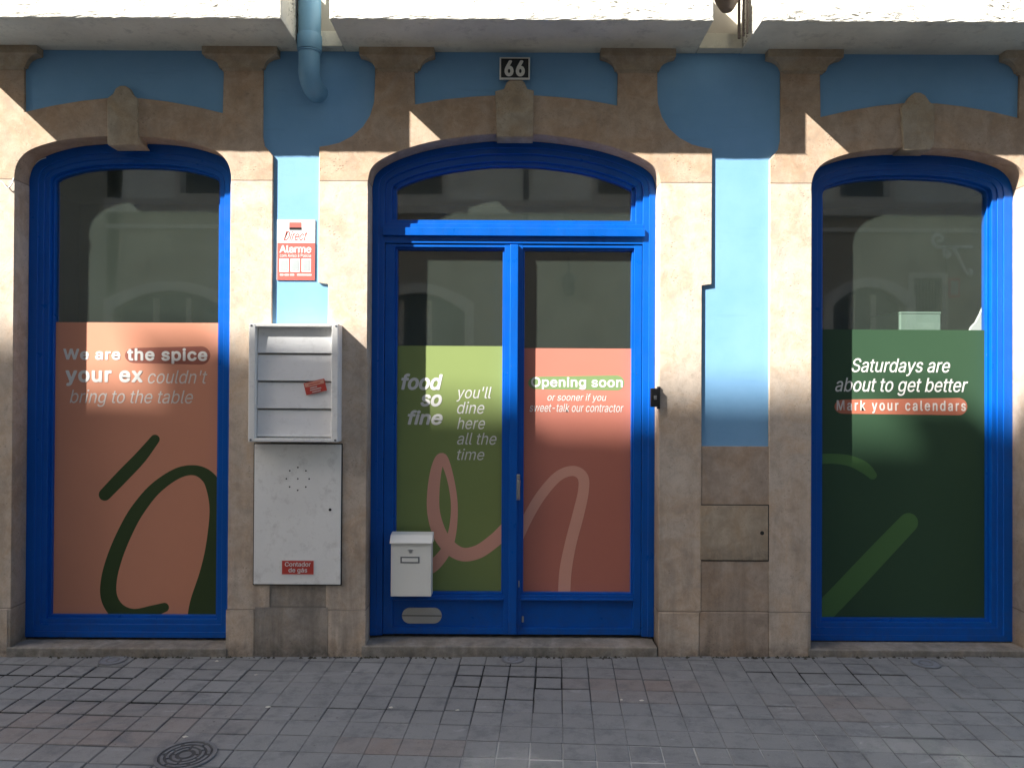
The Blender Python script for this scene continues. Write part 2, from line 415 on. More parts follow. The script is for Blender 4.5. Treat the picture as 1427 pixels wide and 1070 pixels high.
# capitals under the balconies
def capital(cx):
    k = CAMD/FPX; X0 = PX(cx)
    prof = [(27.5, 101, 0.003), (28.5, 97.5, 0.010), (31, 97, 0.016), (32, 94, 0.016), (34, 89.5, 0.019), (38, 85, 0.026), (44, 81, 0.036), (50, 78.5, 0.046), (52.5, 77.5, 0.050), (52.5, 62, 0.052)]
    bm = bmesh.new(); rings = []
    for hw, py, pr in prof:
        z = PZ(py, 713.5, -pr); h = hw*k*(1 - pr/CAMD)
        rings.append([bm.verts.new((X0+sx*h, y, z)) for sx, y in ((-1, -pr), (1, -pr), (1, 0.03), (-1, 0.03))])
    for a, b in zip(rings, rings[1:]):
        for i in range(4): bm.faces.new((a[i], a[(i+1) % 4], b[(i+1) % 4], b[i]))
    bm.faces.new(rings[0]); bm.faces.new(rings[-1])
    o = from_bm('capital', bm, M['stone_cap'], B)
    for v in o.data.vertices: v.co.z -= 0.0052*0  # level
    return o
for cx in (1.5, 334, 551.5, 886, 1118, 1446): capital(cx)

# infill stone between the surrounds, low on the two piers, and the plinth course
k0 = CAMD/FPX
box('stone_panel', PX(972), PX(1076), 0.004, 0.12, -0.03, PZ(622, 1020), M['stone_panel'], B, 0.002)
box('stone_panel', PX(374), PX(460), 0.006, 0.12, -0.03, PZ(560, 410), M['stone_grey'], B, 0.002)
for a, b, pyt, mt in ((317.5, 357, 849, 'stone'), (460, 512, 849, 'stone'), (918.5, 975, 853, 'stone'), (1072, 1127, 853, 'stone'), (-60, 14.5, 848, 'stone'), (1432.5, 1490, 853, 'stone')):
    zt = P((a+b)/2, pyt)[1]
    box('plinth_block', PX(a)+0.001, PX(b)-0.001, -0.006, 0.10, -0.04, zt, M[mt], B, 0.003)
box('plinth_block', PX(357)+0.002, PX(460)-0.002, -0.003, 0.10, -0.04, P(410, 846)[1], M['stone_grey'], B, 0.003)
box('plinth_block', PX(975)+0.002, PX(1072)-0.002, -0.003, 0.10, -0.04, P(1020, 853)[1], M['stone_panel'], B, 0.003)

# thresholds
for a, b, pyt in ((12, 318.5, 903), (506, 917.5, 901), (1128, 1436, 906)):
    zt = P((a+b)/2, pyt, -0.012)[1]
    box('threshold', PX(a, -0.012), PX(b, -0.012), -0.012, 0.24, -0.06, zt, M['sill'], B, 0.005)

# balconies
SOF = PZ(72)                      # soffit height
def balcony(x0, x1):
    bm = bmesh.new(); add_box(bm, x0, x1, -0.394, 0.03, SOF, SOF+0.42, 0.006)
    bmesh.ops.subdivide_edges(bm, edges=[e for e in bm.edges if e.calc_length() > 0.3], cuts=60, use_grid_fill=True)
    for v in bm.verts:
        if v.co.y < -0.37 and v.co.z < SOF+0.02: v.co.z += random.uniform(-0.0008, 0.0008); v.co.y += random.uniform(-0.002, 0.002)
    o = from_bm('balcony', bm, M['roughcast'], B)
    o.data.materials.append(M['soffit'])
    for p in o.data.polygons:
        if p.normal.z < -0.6: p.material_index = 1
    return o
YF = -0.394
balcony(-7.5, PX(-360, YF)); balcony(PX(-137, YF), PX(388, YF)); balcony(PX(455, YF), PX(993, YF)); balcony(PX(1060, YF), PX(1560, YF))

for xa_, xb_ in ((PX(388, YF), PX(455, YF)), (PX(993, YF), PX(1060, YF)), (PX(-360, YF), PX(-137, YF))):
    box('string_course', xa_+0.002, xb_-0.002, -0.058, 0.028, SOF+0.001, SOF+0.09, M['soffit'], B, 0.003)

# room behind the glass
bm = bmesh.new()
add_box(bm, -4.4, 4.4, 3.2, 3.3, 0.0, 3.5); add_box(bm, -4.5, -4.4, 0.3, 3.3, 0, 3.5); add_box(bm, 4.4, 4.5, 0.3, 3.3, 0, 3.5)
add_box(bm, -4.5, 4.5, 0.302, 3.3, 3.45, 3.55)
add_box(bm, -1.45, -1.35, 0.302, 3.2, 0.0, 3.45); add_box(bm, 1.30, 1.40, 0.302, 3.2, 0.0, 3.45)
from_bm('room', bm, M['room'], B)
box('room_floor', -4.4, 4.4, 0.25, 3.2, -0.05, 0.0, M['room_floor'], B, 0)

# ------------------------------------------------------------------ woodwork: nested frame rings
def ring_mesh(outer, inner, y0, y1, closed=True, ch=0.0022):
    bm = bmesh.new(); n = len(outer); rows = []
    for (ox_, oz_), (ix_, iz_) in zip(outer, inner):
        dx, dz = ox_-ix_, oz_-iz_; q = math.hypot(dx, dz) or 1; ux, uz = dx/q*ch, dz/q*ch
        rows.append([bm.verts.new(p) for p in ((ox_, y1, oz_), (ox_, y0+ch, oz_), (ox_-ux, y0, oz_-uz), (ix_+ux, y0, iz_+uz), (ix_, y0+ch, iz_), (ix_, y1, iz_))])
    for i in range(n if closed else n-1):
        r0, r1 = rows[i], rows[(i+1) % n]
        for k in range(5): bm.faces.new((r0[k], r0[k+1], r1[k+1], r1[k]))
        bm.faces.new((r0[5], r0[0], r1[0], r1[5]))
    if not closed: bm.faces.new(rows[0]); bm.faces.new(rows[-1])
    bmesh.ops.recalc_face_normals(bm, faces=bm.faces)
    me = bpy.data.meshes.new('ring'); bm.to_mesh(me); bm.free(); return me
def rings(op, zbot, steps):
    """steps: (offset_from, offset_to, front_y, bottom_from, bottom_to)"""
    out = []
    def lp(d, db):
        o = offset_loop(op, d)
        o[0] = (o[0][0], zbot + db); o[1] = (o[1][0], zbot + db)
        return o
    for a, b, y, ba, bb in steps:
        out.append(ring_mesh(lp(a, ba), lp(b, bb), y, GY + 0.03))
    return out, lp

# ---- text and film helpers
import os
def blender_font():
    try:                                   # Blender's own bundled interface face; its default face otherwise
        f = os.path.join(bpy.utils.system_resource('DATAFILES'), 'fonts', 'Inter.woff2')
        return bpy.data.fonts.load(f)
    except Exception:
        return None
FONT = blender_font()
def text_mesh(body, x0, y0, x1, y1, yf, shear=0.0, bold=0.0, spacing=1.0, th=0.0008):
    """lettering whose inked box is the given photo-pixel box on the plane y = yf"""
    cu = bpy.data.curves.new('tmp', 'FONT'); cu.body = body; cu.size = 1.0; cu.shear = shear
    cu.space_character = spacing; cu.resolution_u = 4; cu.fill_mode = 'FRONT'
    if FONT: cu.font = FONT
    me = curve_mesh(cu)
    xs = [v.co.x for v in me.vertices]; ys = [v.co.y for v in me.vertices]
    xa, za = P(x0, y1, yf); xb, zb = P(x1, y0, yf)
    za = (za + P(x1, y1, yf)[1])/2; zb = (zb + P(x0, y0, yf)[1])/2
    sx = (xb-xa)/(max(xs)-min(xs)); sz = (zb-za)/(max(ys)-min(ys))
    mx, my = min(xs), min(ys)
    bm = bmesh.new(); bm.from_mesh(me); bpy.data.meshes.remove(me)
    bmesh.ops.remove_doubles(bm, verts=bm.verts, dist=1e-5)
    seen = {}; n_i = 0                     # overlapping strokes of one glyph lie a hair apart
    for v0 in bm.verts:
        if v0 in seen: continue
        n_i += 1; stack = [v0]; seen[v0] = n_i
        while stack:
            q = stack.pop()
            for e in q.link_edges:
                w_ = e.other_vert(q)
                if w_ not in seen: seen[w_] = n_i; stack.append(w_)
    for v in bm.verts: v.co = Vector((xa + (v.co.x-mx)*sx, yf - 0.00005*(seen[v] % 3), za + (v.co.y-my)*sz))
    r = bmesh.ops.extrude_face_region(bm, geom=list(bm.faces))
    for v in [g for g in r['geom'] if isinstance(g, bmesh.types.BMVert)]: v.co.y += th
    bmesh.ops.recalc_face_normals(bm, faces=bm.faces)
    me = bpy.data.meshes.new('lettering'); bm.to_mesh(me); bm.free()
    if bold > 0:                           # heavier face: the same outline struck several times round a small circle
        d = bold*sz; b2 = bmesh.new(); n0 = 0
        for q in range(13):
            b2.from_mesh(me); b2.verts.ensure_lookup_table()
            a = 2*math.pi*q/12; ex, ez = (d*math.cos(a), d*math.sin(a)) if q < 12 else (0, 0)
            for v in b2.verts[n0:]: v.co += Vector((ex, -0.00004*q, ez))
            n0 = len(b2.verts)
        cxm, czm = (xa+xb)/2, (za+zb)/2
        fx, fz = (xb-xa)/(xb-xa+2*d), (zb-za)/(zb-za+2*d)
        for v in b2.verts: v.co.x = cxm + (v.co.x-cxm)*fx; v.co.z = czm + (v.co.z-czm)*fz
        b2.to_mesh(me); b2.free()
    return me
def text(name, body, x0, y0, x1, y1, yf, mat, parent, **kw):
    me = text_mesh(body, x0, y0, x1, y1, yf, **kw)
    if ' ' not in body: return link(name, me, mat, parent)
    # one part per word: letters further apart than a word space start a new word
    sh = kw.get('shear', 0.0); par = list(range(len(me.vertices)))
    def root(i):
        while par[i] != i: par[i] = par[par[i]]; i = par[i]
        return i
    for e in me.edges: par[root(e.vertices[0])] = root(e.vertices[1])
    spans = {}
    h = P(x0, y0, yf)[1] - P(x0, y1, yf)[1]; w = P(x1, y0, yf)[0] - P(x0, y0, yf)[0]
    for i, v in enumerate(me.vertices):
        k = v.co.x - sh*(v.co.z)*1.0; r = root(i); a = spans.setdefault(r, [k, k]); a[0] = min(a[0], k); a[1] = max(a[1], k)
    order = sorted(spans, key=lambda r: spans[r][0]); gaps = []; hi = spans[order[0]][1]
    for r in order[1:]: gaps.append((spans[r][0]-hi, r)); hi = max(hi, spans[r][1])
    cuts = {r for _, r in sorted(gaps, key=lambda t: -t[0])[:body.count(' ')]}
    word = {}; n_ = 0
    for r in order:
        if r in cuts: n_ += 1
        word[r] = n_
    for k in range(n_+1):
        bm = bmesh.new(); bm.from_mesh(me); bm.verts.ensure_lookup_table()
        bmesh.ops.delete(bm, geom=[bm.verts[i] for i in range(len(par)) if word[root(i)] != k], context='VERTS')
        m2 = bpy.data.meshes.new(name); bm.to_mesh(m2); bm.free(); link(name, m2, mat, parent)
    bpy.data.meshes.remove(me)
Y_POSTER, Y_INK, Y_TEXT = GY-0.0022, GY-0.0027, GY-0.0034   # the film is stuck on the outer face of the glass
def stroke_loop(pts, yf, n=10):
    """pts: (px, py, width px) along a brush stroke -> outline with round ends"""
    c = catmull(pts, n); L, Rr = [], []
    m = len(c)
    for i, (x, y, w) in enumerate(c):
        a = c[max(0, i-1)]; b = c[min(m-1, i+1)]; tx, ty = b[0]-a[0], b[1]-a[1]; q = math.hypot(tx, ty) or 1
        nx, ny = -ty/q, tx/q
        L.append((x+nx*w/2, y+ny*w/2)); Rr.append((x-nx*w/2, y-ny*w/2))
    def capend(p, prev, w):
        tx, ty = p[0]-prev[0], p[1]-prev[1]; a0 = math.atan2(ty, tx); r = w/2
        return [(p[0]+r*math.cos(a0+t), p[1]+r*math.sin(a0+t)) for t in [math.pi/2 - math.pi*k/10 for k in range(1, 10)]]
    lp = L + capend(c[-1], c[-2], c[-1][2]) + list(reversed(Rr)) + capend(c[0], c[1], c[0][2])
    return lp
def clip(lp, x0, x1, y0, y1): return [(min(max(x, x0), x1), min(max(y, y0), y1)) for x, y in lp]
def film_shape(name, lp_px, yf, mat, parent, th=0.0008):
    return plate(name, [[P(x, y, yf) for x, y in lp_px]], yf, yf+th, mat, parent)
def strip_shape(name, pts, yf, mat, parent, box_px, n=10, th=0.0006):
    """ribbon mesh for strokes that cross themselves; clipped to the film's own edges"""
    c = catmull(pts, n); bm = bmesh.new(); m = len(c)
    x0, x1, y0, y1 = box_px
    rows = []
    for i, (x, y, w) in enumerate(c):
        a = c[max(0, i-1)]; b = c[min(m-1, i+1)]; tx, ty = b[0]-a[0], b[1]-a[1]; q = math.hypot(tx, ty) or 1
        nx, ny = -ty/q, tx/q
        rows.append([(min(max(x+nx*w*s, x0), x1), min(max(y+ny*w*s, y0), y1)) for s in (0.5, -0.5)])
    def cap(p, prev):
        tx, ty = p[0]-prev[0], p[1]-prev[1]; a0 = math.atan2(ty, tx); r = p[2]/2
        return [(min(max(p[0]+r*math.cos(a0+t), x0), x1), min(max(p[1]+r*math.sin(a0+t), y0), y1)) for t in [math.pi/2 - math.pi*k/10 for k in range(11)]]
    V = lambda q, dy=0.0: bm.verts.new((P(q[0], q[1], yf)[0], yf+dy, P(q[0], q[1], yf)[1]))
    vr = []
    for i, (l, r) in enumerate(rows):
        dy = -0.0004*i/m
        vr.append((V(l, dy), V(r, dy)))
    for a, b in zip(vr, vr[1:]):
        try: bm.faces.new((a[0], a[1], b[1], b[0]))
        except ValueError: pass
    for p, q, dy in ((c[-1], c[-2], -0.0004), (c[0], c[1], 0.0)):
        try: bm.faces.new([V(t, dy) for t in cap(p, q)])
        except ValueError: pass
    bmesh.ops.dissolve_degenerate(bm, dist=1e-6, edges=bm.edges)
    for f in bm.faces:
        if f.normal.y > 0: f.normal_flip()
    r = bmesh.ops.extrude_face_region(bm, geom=list(bm.faces))
    for v in [g for g in r['geom'] if isinstance(g, bmesh.types.BMVert)]: v.co.y += th
    me = bpy.data.meshes.new(name); bm.to_mesh(me); bm.free(); return link(name, me, mat, parent)
def pill_px(x0, x1, y0, y1, taper=0.82):
    r = (y1-y0)/2; out = []; cy = (y0+y1)/2
    for cx, a0 in ((x1-r, -90), (x0+r, 90)):
        for k in range(13):
            a = R(a0 + 180*k/12); out.append((cx + r*math.cos(a), cy + r*math.sin(a)*(1.0 if cx > (x0+x1)/2 else taper)))
    return out

# ---- shop windows
def shop_window(op, label, zbot, glass_px, poster_top, pmat):
    w = empty('shop_window', (op[0][0]/2+op[1][0]/2, FY, zbot)); w.parent = B; tag(w, label)
    ms, lp = rings(op, zbot, [(0.0, 0.056, FY, 0.0, 0.035), (0.054, 0.090, FY+0.007, 0.033, 0.080), (0.088, 0.120, FY+0.015, 0.078, 0.110), (0.118, 0.136, FY+0.040, 0.108, 0.128)])
    merge('frame', ms, M['blue'], w)
    g = lp(0.128, 0.120)
    plate('pane', [g], GY, GY+0.0045, M['glass'], w)
    gi = lp(0.130, 0.122)
    x0, x1 = gi[0][0], gi[1][0]
    zt = P((glass_px[0]+glass_px[1])/2, poster_top, Y_POSTER)[1]
    plate('poster', [[(x0, gi[0][1]), (x1, gi[0][1]), (x1, zt), (x0, zt)]], Y_POSTER, Y_POSTER+0.0012, pmat, w)
    return w
zbL = P(170, 888, FY)[1]; zbR = P(1270, 893, FY)[1]
WL = shop_window(OP_L, 'tall arched blue shop window with coral film and dark green brush strokes', zbL, (77, 305), 449.5, M['coral'])
WR = shop_window(OP_R, 'tall arched blue shop window with dark green film about Saturdays', zbR, (1145, 1371), 459.5, M['green_dark'])
T = Y_TEXT
text('lettering', 'We are', 88, 486, 168, 501.5, T, M['white_film'], WL, bold=0.028, spacing=1.08)
film_shape('highlight', pill_px(174, 293, 482.5, 508), Y_INK, M['coral_dark'], WL)
text('lettering', 'the spice', 177, 485, 289, 507, T, M['white_film'], WL, bold=0.028, spacing=1.08)
text('lettering', 'your ex', 91, 516, 199, 538, T, M['white_film'], WL, bold=0.028, spacing=1.08)
text('lettering', "couldn't", 206, 516, 289, 534.5, T, M['pale_film'], WL, shear=0.25)
text('lettering', 'bring to the table', 97, 543, 269, 567, T, M['pale_film'], WL, shear=0.25)
bxL = (71, 307, 449, 860)
strip_shape('brush_stroke', [(146, 689, 17), (170, 664, 18), (195, 638, 17), (216, 612, 13)], Y_INK, M['green_brush'], WL, bxL)
strip_shape('brush_stroke', [(229, 846, 13), (213, 851, 16), (186, 858, 20), (164, 851, 23), (152, 832, 23), (152, 806, 22), (161, 773, 21), (176, 738, 20), (192, 710, 19), (216, 681, 17), (246, 660, 15), (270, 655, 14), (288, 663, 18), (298, 680, 21), (302, 712, 20), (300, 760, 26), (295, 800, 34), (286, 840, 42), (284, 862, 46)], Y_INK, M['green_brush'], WL, bxL)
text('lettering', 'Saturdays are', 1187, 499.5, 1324, 524, T, M['white_film'], WR, shear=0.25, bold=0.003)
text('lettering', 'about to get better', 1164, 526.5, 1349, 551.5, T, M['white_film'], WR, shear=0.25, bold=0.003)
film_shape('highlight', pill_px(1163, 1348, 554.5, 578.5), Y_INK, M['orange_pill'], WR)
text('lettering', 'Mark your calendars', 1166, 558, 1346, 576, T, M['pale_film'], WR, bold=0.014, spacing=1.28)
bxR = (1140, 1375, 455, 866)
strip_shape('brush_stroke', [(1136, 640, 14), (1160, 639, 14), (1184, 642, 15), (1204, 651, 16), (1216, 662, 12)], Y_INK, M['green_brush2'], WR, bxR)
strip_shape('brush_stroke', [(1140, 860, 30), (1175, 824, 30), (1225, 771, 29), (1266, 728, 27)], Y_INK, M['green_brush2'], WR, bxR)

# ---- double door
zbD = P(715, 886, FY)[1]
DF = empty('door_frame', (XD, FY, zbD)); DF.parent = B; tag(DF, 'arched blue door frame with fanlight over the double door')
OPD2 = OP_D
z_tb0 = P(715, 332, FY)[1]; z_tb1 = P(715, 312, FY)[1]; z_leaf_top = P(715, 340, FY)[1]
def dlp(d, z):
    o = offset_loop(OP_D, d); o[0] = (o[0][0], z); o[1] = (o[1][0], z); return o
ms = []
# jambs and head: an upside-down U in three steps
for a, b, y in ((0.0, 0.040, FY), (0.038, 0.076, FY+0.008)):
    o, i = dlp(a, zbD), dlp(b, zbD)
    ms.append(ring_mesh(o[1:] + o[:1], i[1:] + i[:1], y, GY+0.03, False))
z_g = P(715, 309, GY)[1]
for a, b, y in ((0.074, 0.118, FY+0.024), (0.116, 0.143, FY+0.042)):
    o, i = dlp(a, z_tb1-0.022), dlp(b, z_tb1-0.022)
    ms.append(ring_mesh(o[1:] + o[:1], i[1:] + i[:1], y, GY+0.03, False))
xi = HWD - 0.076
def bxm(x0, x1, y0, y1, z0, z1, bev=0.002):
    bm = bmesh.new(); add_box(bm, x0, x1, y0, y1, z0, z1, bev); me = bpy.data.meshes.new('t'); bm.to_mesh(me); bm.free(); return me
ms.append(bxm(XD-xi-0.01, XD+xi+0.01, FY-0.012, GY+0.028, z_tb0+0.012, z_tb1-0.028))
ms.append(bxm(XD-xi-0.005, XD+xi+0.005, FY+0.006, GY+0.028, z_tb1-0.029, z_tb1))
ms.append(bxm(XD-xi, XD+xi, FY+0.0265, GY+0.027, z_tb1-0.001, z_g))
ms.append(bxm(XD-xi, XD+xi, FY+0.010, GY+0.026, z_leaf_top+0.004, z_tb0+0.013))
merge('frame', ms, M['blue'], DF)
g = dlp(0.138, z_g-0.006)
plate('transom_pane', [g], GY, GY+0.0045, M['glass'], DF)

XM = PX(717, FY)                 # meeting line
zgt = P(715, 347, GY)[1]; zgb = P(715, 826, GY)[1]
def leaf(x0, x1, gx0, gx1, poster_top, pmat, label):
    L = empty('door_leaf', ((x0+x1)/2, FY, zbD)); L.parent = B; tag(L, label)
    ms = []
    yf = FY+0.016; yb = GY+0.024
    ms.append(bxm(x0, gx0, yf, yb, zbD+0.004, z_leaf_top)); ms.append(bxm(gx1, x1, yf, yb, zbD+0.004, z_leaf_top))
    ms.append(bxm(gx0-0.001, gx1+0.001, yf+0.001, yb-0.001, zgt, z_leaf_top-0.001))
    zr = P(715, 838, FY)[1]
    ms.append(bxm(gx0-0.001, gx1+0.001, yf+0.001, yb-0.001, zr, zgb))
    ms.append(bxm(gx0-0.001, gx1+0.001, yf+0.001, yb-0.001, zbD+0.005, zbD+0.045))
    ms.append(bxm(gx0-0.001, gx1+0.001, yf+0.016, yb-0.002, zbD+0.044, zr+0.001))
    # glazing beads
    for a, b, c, d in ((gx0-0.001, gx0+0.012, zgb+0.012, zgt-0.012), (gx1-0.012, gx1+0.001, zgb+0.012, zgt-0.012), (gx0-0.001, gx1+0.001, zgt-0.0125, zgt+0.001), (gx0-0.001, gx1+0.001, zgb-0.001, zgb+0.0125)):
        ms.append(bxm(a, b, yf+0.018, yb-0.003, c, d, 0.003))
    # drip moulding above the kick panel
    ms.append(bxm(gx0-0.002, gx1+0.002, yf-0.010, yf+0.004, zr+0.004, zr+0.018, 0.004))
    merge('frame', ms, M['blue'], L)
    box('pane', gx0-0.004, gx1+0.004, GY, GY+0.0045, zgb-0.004, zgt+0.004, M['glass'], L, 0)
    zt = P(715, poster_top, Y_POSTER)[1]
    box('poster', gx0-0.002, gx1+0.002, Y_POSTER, Y_POSTER+0.0012, zgb-0.003, zt, pmat, L, 0)
    return L
lx0, lx1 = XD-xi+0.003, XM-0.002; rx0, rx1 = XM+0.002, XD+xi-0.003
LL = leaf(lx0, lx1, PX(551, GY), PX(702.5, GY), 482.5, M['green'], 'left door leaf with olive green film and a coral brush loop')
LR = leaf(rx0, rx1, PX(727.5, GY), PX(881.5, GY), 485, M['coral2'], 'right door leaf with deep coral film saying it opens soon')
box('astragal', PX(710, FY-0.004), PX(721.5, FY-0.004), FY-0.006, FY+0.0155, zbD+0.01, z_leaf_top-0.004, M['blue'], LL, 0.004)
wf = M['white_film']
for s, a in (('food', (559, 520.5, 617, 543.5)), ('so', (586, 549.5, 616, 566.5)), ('fine', (568, 571.5, 617, 592))):
    text('lettering', s, *a, T, wf, LL, shear=0.22, bold=0.026)
for s, a in (("you'll", (636, 539, 685, 559.5)), ('dine', (637, 559.5, 675, 576.5)), ('here', (637, 581.5, 676, 598)), ('all the', (637, 603, 692, 619.5)), ('time', (637, 625, 675, 641))):
    text('lettering', s, *a, T, M['white_film'], LL, shear=0.25)
bxl = (550, 703.5, 480, 827)
strip_shape('brush_stroke', [(590, 796, 18), (607, 785, 17), (623, 764, 14), (631, 737, 11), (633, 701, 9.5), (627, 664, 10), (617, 638, 13), (609, 650, 15), (604, 684, 17), (605, 718, 18), (617, 751, 20), (640, 771, 19), (665, 769, 19), (690, 752, 19), (707, 735, 19)], Y_INK, M['coral_light'], LL, bxl)
film_shape('highlight', pill_px(736, 870, 523, 544), Y_INK, M['green_pill'], LR)
text('lettering', 'Opening soon', 740, 525.5, 868, 543, T, wf, LR, bold=0.022, spacing=1.05)
text('lettering', 'or sooner if you', 763, 548.5, 845, 561, T, M['white_film'], LR, shear=0.22)
text('lettering', 'sweet-talk our contractor', 738, 562.5, 869, 574, T, M['white_film'], LR, shear=0.22)
bxr = (726, 883, 484, 828)
strip_shape('brush_stroke', [(722, 750, 14), (736, 720, 14), (754, 690, 14), (777, 664, 14), (798, 656, 14), (812, 664, 15), (813, 684, 15), (806, 716, 16), (795, 758, 16), (788, 796, 17), (786, 832, 17)], Y_INK, M['coral_light'], LR, bxr)

# handle, lock, letter slot
hz0 = P(722, 697, FY-0.02)[1]; hz1 = P(722, 661, FY-0.02)[1]; hx = PX(723, FY-0.03)
bm = bmesh.new(); add_box(bm, hx-0.011, hx+0.011, FY-0.0105, FY-0.0062, hz0, hz1, 0.004)
h1 = from_bm('handle', bm, M['steel'], LL)
bm = tube_mesh([(hx, FY-0.008, hz1-0.03), (hx, FY-0.040, hz1-0.03), (hx+0.004, FY-0.05, hz1-0.035), (hx+0.003, FY-0.052, hz1-0.07), (hx-0.001, FY-0.046, hz0+0.025), (hx-0.001, FY-0.03, hz0+0.012)], [0.008, 0.008, 0.009, 0.008, 0.007, 0.006], 10)
from_bm('lever', bm, M['steel'], LL, True)
kx, kz = P(728.5, 862, FY+0.03)
bm = bmesh.new(); add_box(bm, kx-0.006, kx+0.006, FY+0.018, FY+0.034, kz-0.018, kz+0.018, 0.003); from_bm('lock', bm, M['steel'], LR)
kx, kz = P(726, 814, FY)
bm = bmesh.new(); add_box(bm, PX(724, FY)-0.002, PX(724, FY)+0.006, FY+0.010, FY+0.0165, kz-0.02, kz+0.02, 0.002); from_bm('flush_bolt', bm, M['steel'], LR)
ys = FY+0.026
slot = [P(x, y, ys) for x, y in pill_px(560, 615.5, 846.5, 868.5, 1.0)]
ss = plate('mail_slot', [slot], ys, FY+0.034, M['slot_metal'], LL, 0.002)
sx0, sz0 = P(560.5, 857.4, ys); sx1, _ = P(615, 857.4, ys)
box('slot_gap', sx0, sx1, ys-0.0012, ys+0.004, sz0-0.0022, sz0+0.0022, M['dark'], LL, 0)

# ------------------------------------------------------------------ house number
hn = empty('house_number', (PX(717, 0.0), 0.012, PZ(95)))
tag(hn, 'black enamel house number plate reading 66 above the door arch', 'house number')
yn = -0.030
box('plate', *[P(696, 110, yn)[0], P(738.5, 110, yn)[0]], yn, yn+0.014, P(717, 111, yn)[1], P(717, 80, yn)[1], M['num_white'], hn, 0.003)
box('black_field', P(698.2, 110, yn)[0], P(736.3, 110, yn)[0], yn-0.0015, yn+0.002, P(717, 108.6, yn)[1], P(717, 82.2, yn)[1], M['black'], hn, 0)
text('lettering', '66', 703, 84.5, 731.5, 107, yn-0.003, M['num_white'], hn, bold=0.034, spacing=1.12)
bm = bmesh.new(); add_box(bm, P(700, 90, yn)[0], P(734, 90, yn)[0], yn+0.0135, 0.016, P(717, 106, yn)[1], P(717, 84, yn)[1]); from_bm('mount', bm, M['dark'], hn)

# ------------------------------------------------------------------ alarm sign
al = empty('alarm_sign', (PX(412, 0.01), 0.0155, P(412, 350)[1])); tag(al, 'red and white alarm warning sign on the sunlit blue wall', 'sign')
ya = 0.0105
def pr(x0, x1, y0, y1, y): return P(x0, (y0+y1)/2, y)[0], P(x1, (y0+y1)/2, y)[0], P((x0+x1)/2, y1, y)[1], P((x0+x1)/2, y0, y)[1]
def card(name, x0, x1, y0, y1, yf, th, mat, parent, bev=0.0):
    a, b, c, d = pr(x0, x1, y0, y1, yf); return box(name, a, b, yf, yf+th, c, d, mat, parent, bev)
card('panel', 386, 439, 306.5, 390.5, ya, 0.0055, M['paper'], al, 0.001)
card('red_field', 386.3, 438.7, 338.5, 390.2, ya-0.0012, 0.002, M['red'], al)
card('logo', 403, 420, 310, 320, ya-0.0010, 0.002, M['red'], al)
card('logo_bar', 403, 420, 317, 320.2, ya-0.0018, 0.002, M['black'], al)
text('lettering', 'Direct', 395, 322, 428, 335, ya-0.0010, M['red'], al, shear=0.45, bold=-0.004)
text('lettering', 'Alarme', 389.5, 342, 434, 352.5, ya-0.0022, M['paper'], al, bold=0.022)
text('lettering', 'com Aviso à Polícia', 390, 354, 433.5, 358.5, ya-0.0022, M['paper'], al, bold=0.006)
for a in (389.3, 404.8, 420.3):
    pf = card('pictogram', a, a+13, 360.5, 379, ya-0.0020, 0.001, M['paper'], al)
    card('picture', a+1.6, a+11.4, 362.5, 377.4, ya-0.0030, 0.0012, M['grey_print'], al)
for a, b in ((390, 395), (396.5, 402.5), (404, 410), (414, 434)):
    card('print_line', a, b, 382, 384.2, ya-0.0020, 0.001, M['paper'], al)

# ------------------------------------------------------------------ multi-flap letterbox cabinet
mb = empty('letterbox_cabinet', (PX(408), 0.0, P(408, 616, -0.10)[1])); tag(mb, 'white metal cabinet of four stacked letterbox flaps on the stone pier', 'letterbox')
ym = -0.105
X0, X1, Z0, Z1 = pr(346, 471, 451, 616, ym)
bm = bmesh.new(); rim = 0.045
add_box(bm, X0, X0+0.040, ym, 0.002, Z0, Z1, 0.005); add_box(bm, X1-0.040, X1, ym, 0.002, Z0, Z1, 0.005)
add_box(bm, X0+0.0395, X1-0.0395, ym+0.001, 0.001, Z1-0.018, Z1-0.001, 0.003); add_box(bm, X0+0.0395, X1-0.0395, ym+0.001, 0.001, Z0+0.001, Z0+0.022, 0.003)
add_box(bm, X0+0.0395, X1-0.0395, -0.02, 0.0, Z0+0.02, Z1-0.017)
from_bm('cabinet', bm, M['white_metal2'], mb)
zz = [Z1-0.018, P(408, 493.5, ym+0.04)[1], P(408, 532, ym+0.04)[1], P(408, 570.5, ym+0.04)[1], Z0+0.023]
for i in range(4):
    bm = bmesh.new()
    add_box(bm, X0+0.042, X1-0.042, ym+0.043, ym+0.055, zz[i+1]+0.006, zz[i]-(0.003 if i else 0.0), 0.002)
    for v in bm.verts:                 # each flap leans out a little at its foot
        v.co.y -= 0.012*(1 - (v.co.z-zz[i+1])/(zz[i]-zz[i+1]))
    from_bm('flap', bm, M['white_metal'], mb)
for sx in (X0+0.016, X1-0.014):
    for sz in (Z0+0.012, Z1-0.012):
        bm = bmesh.new()
        c = bmesh.ops.create_uvsphere(bm, u_segments=8, v_segments=6, radius=0.0065)
        for v in c['verts']: v.co = Vector((sx + v.co.x, ym-0.0005 + v.co.y*0.5, sz + v.co.z))
        from_bm('screw', bm, M['iron_worn'], mb, True)
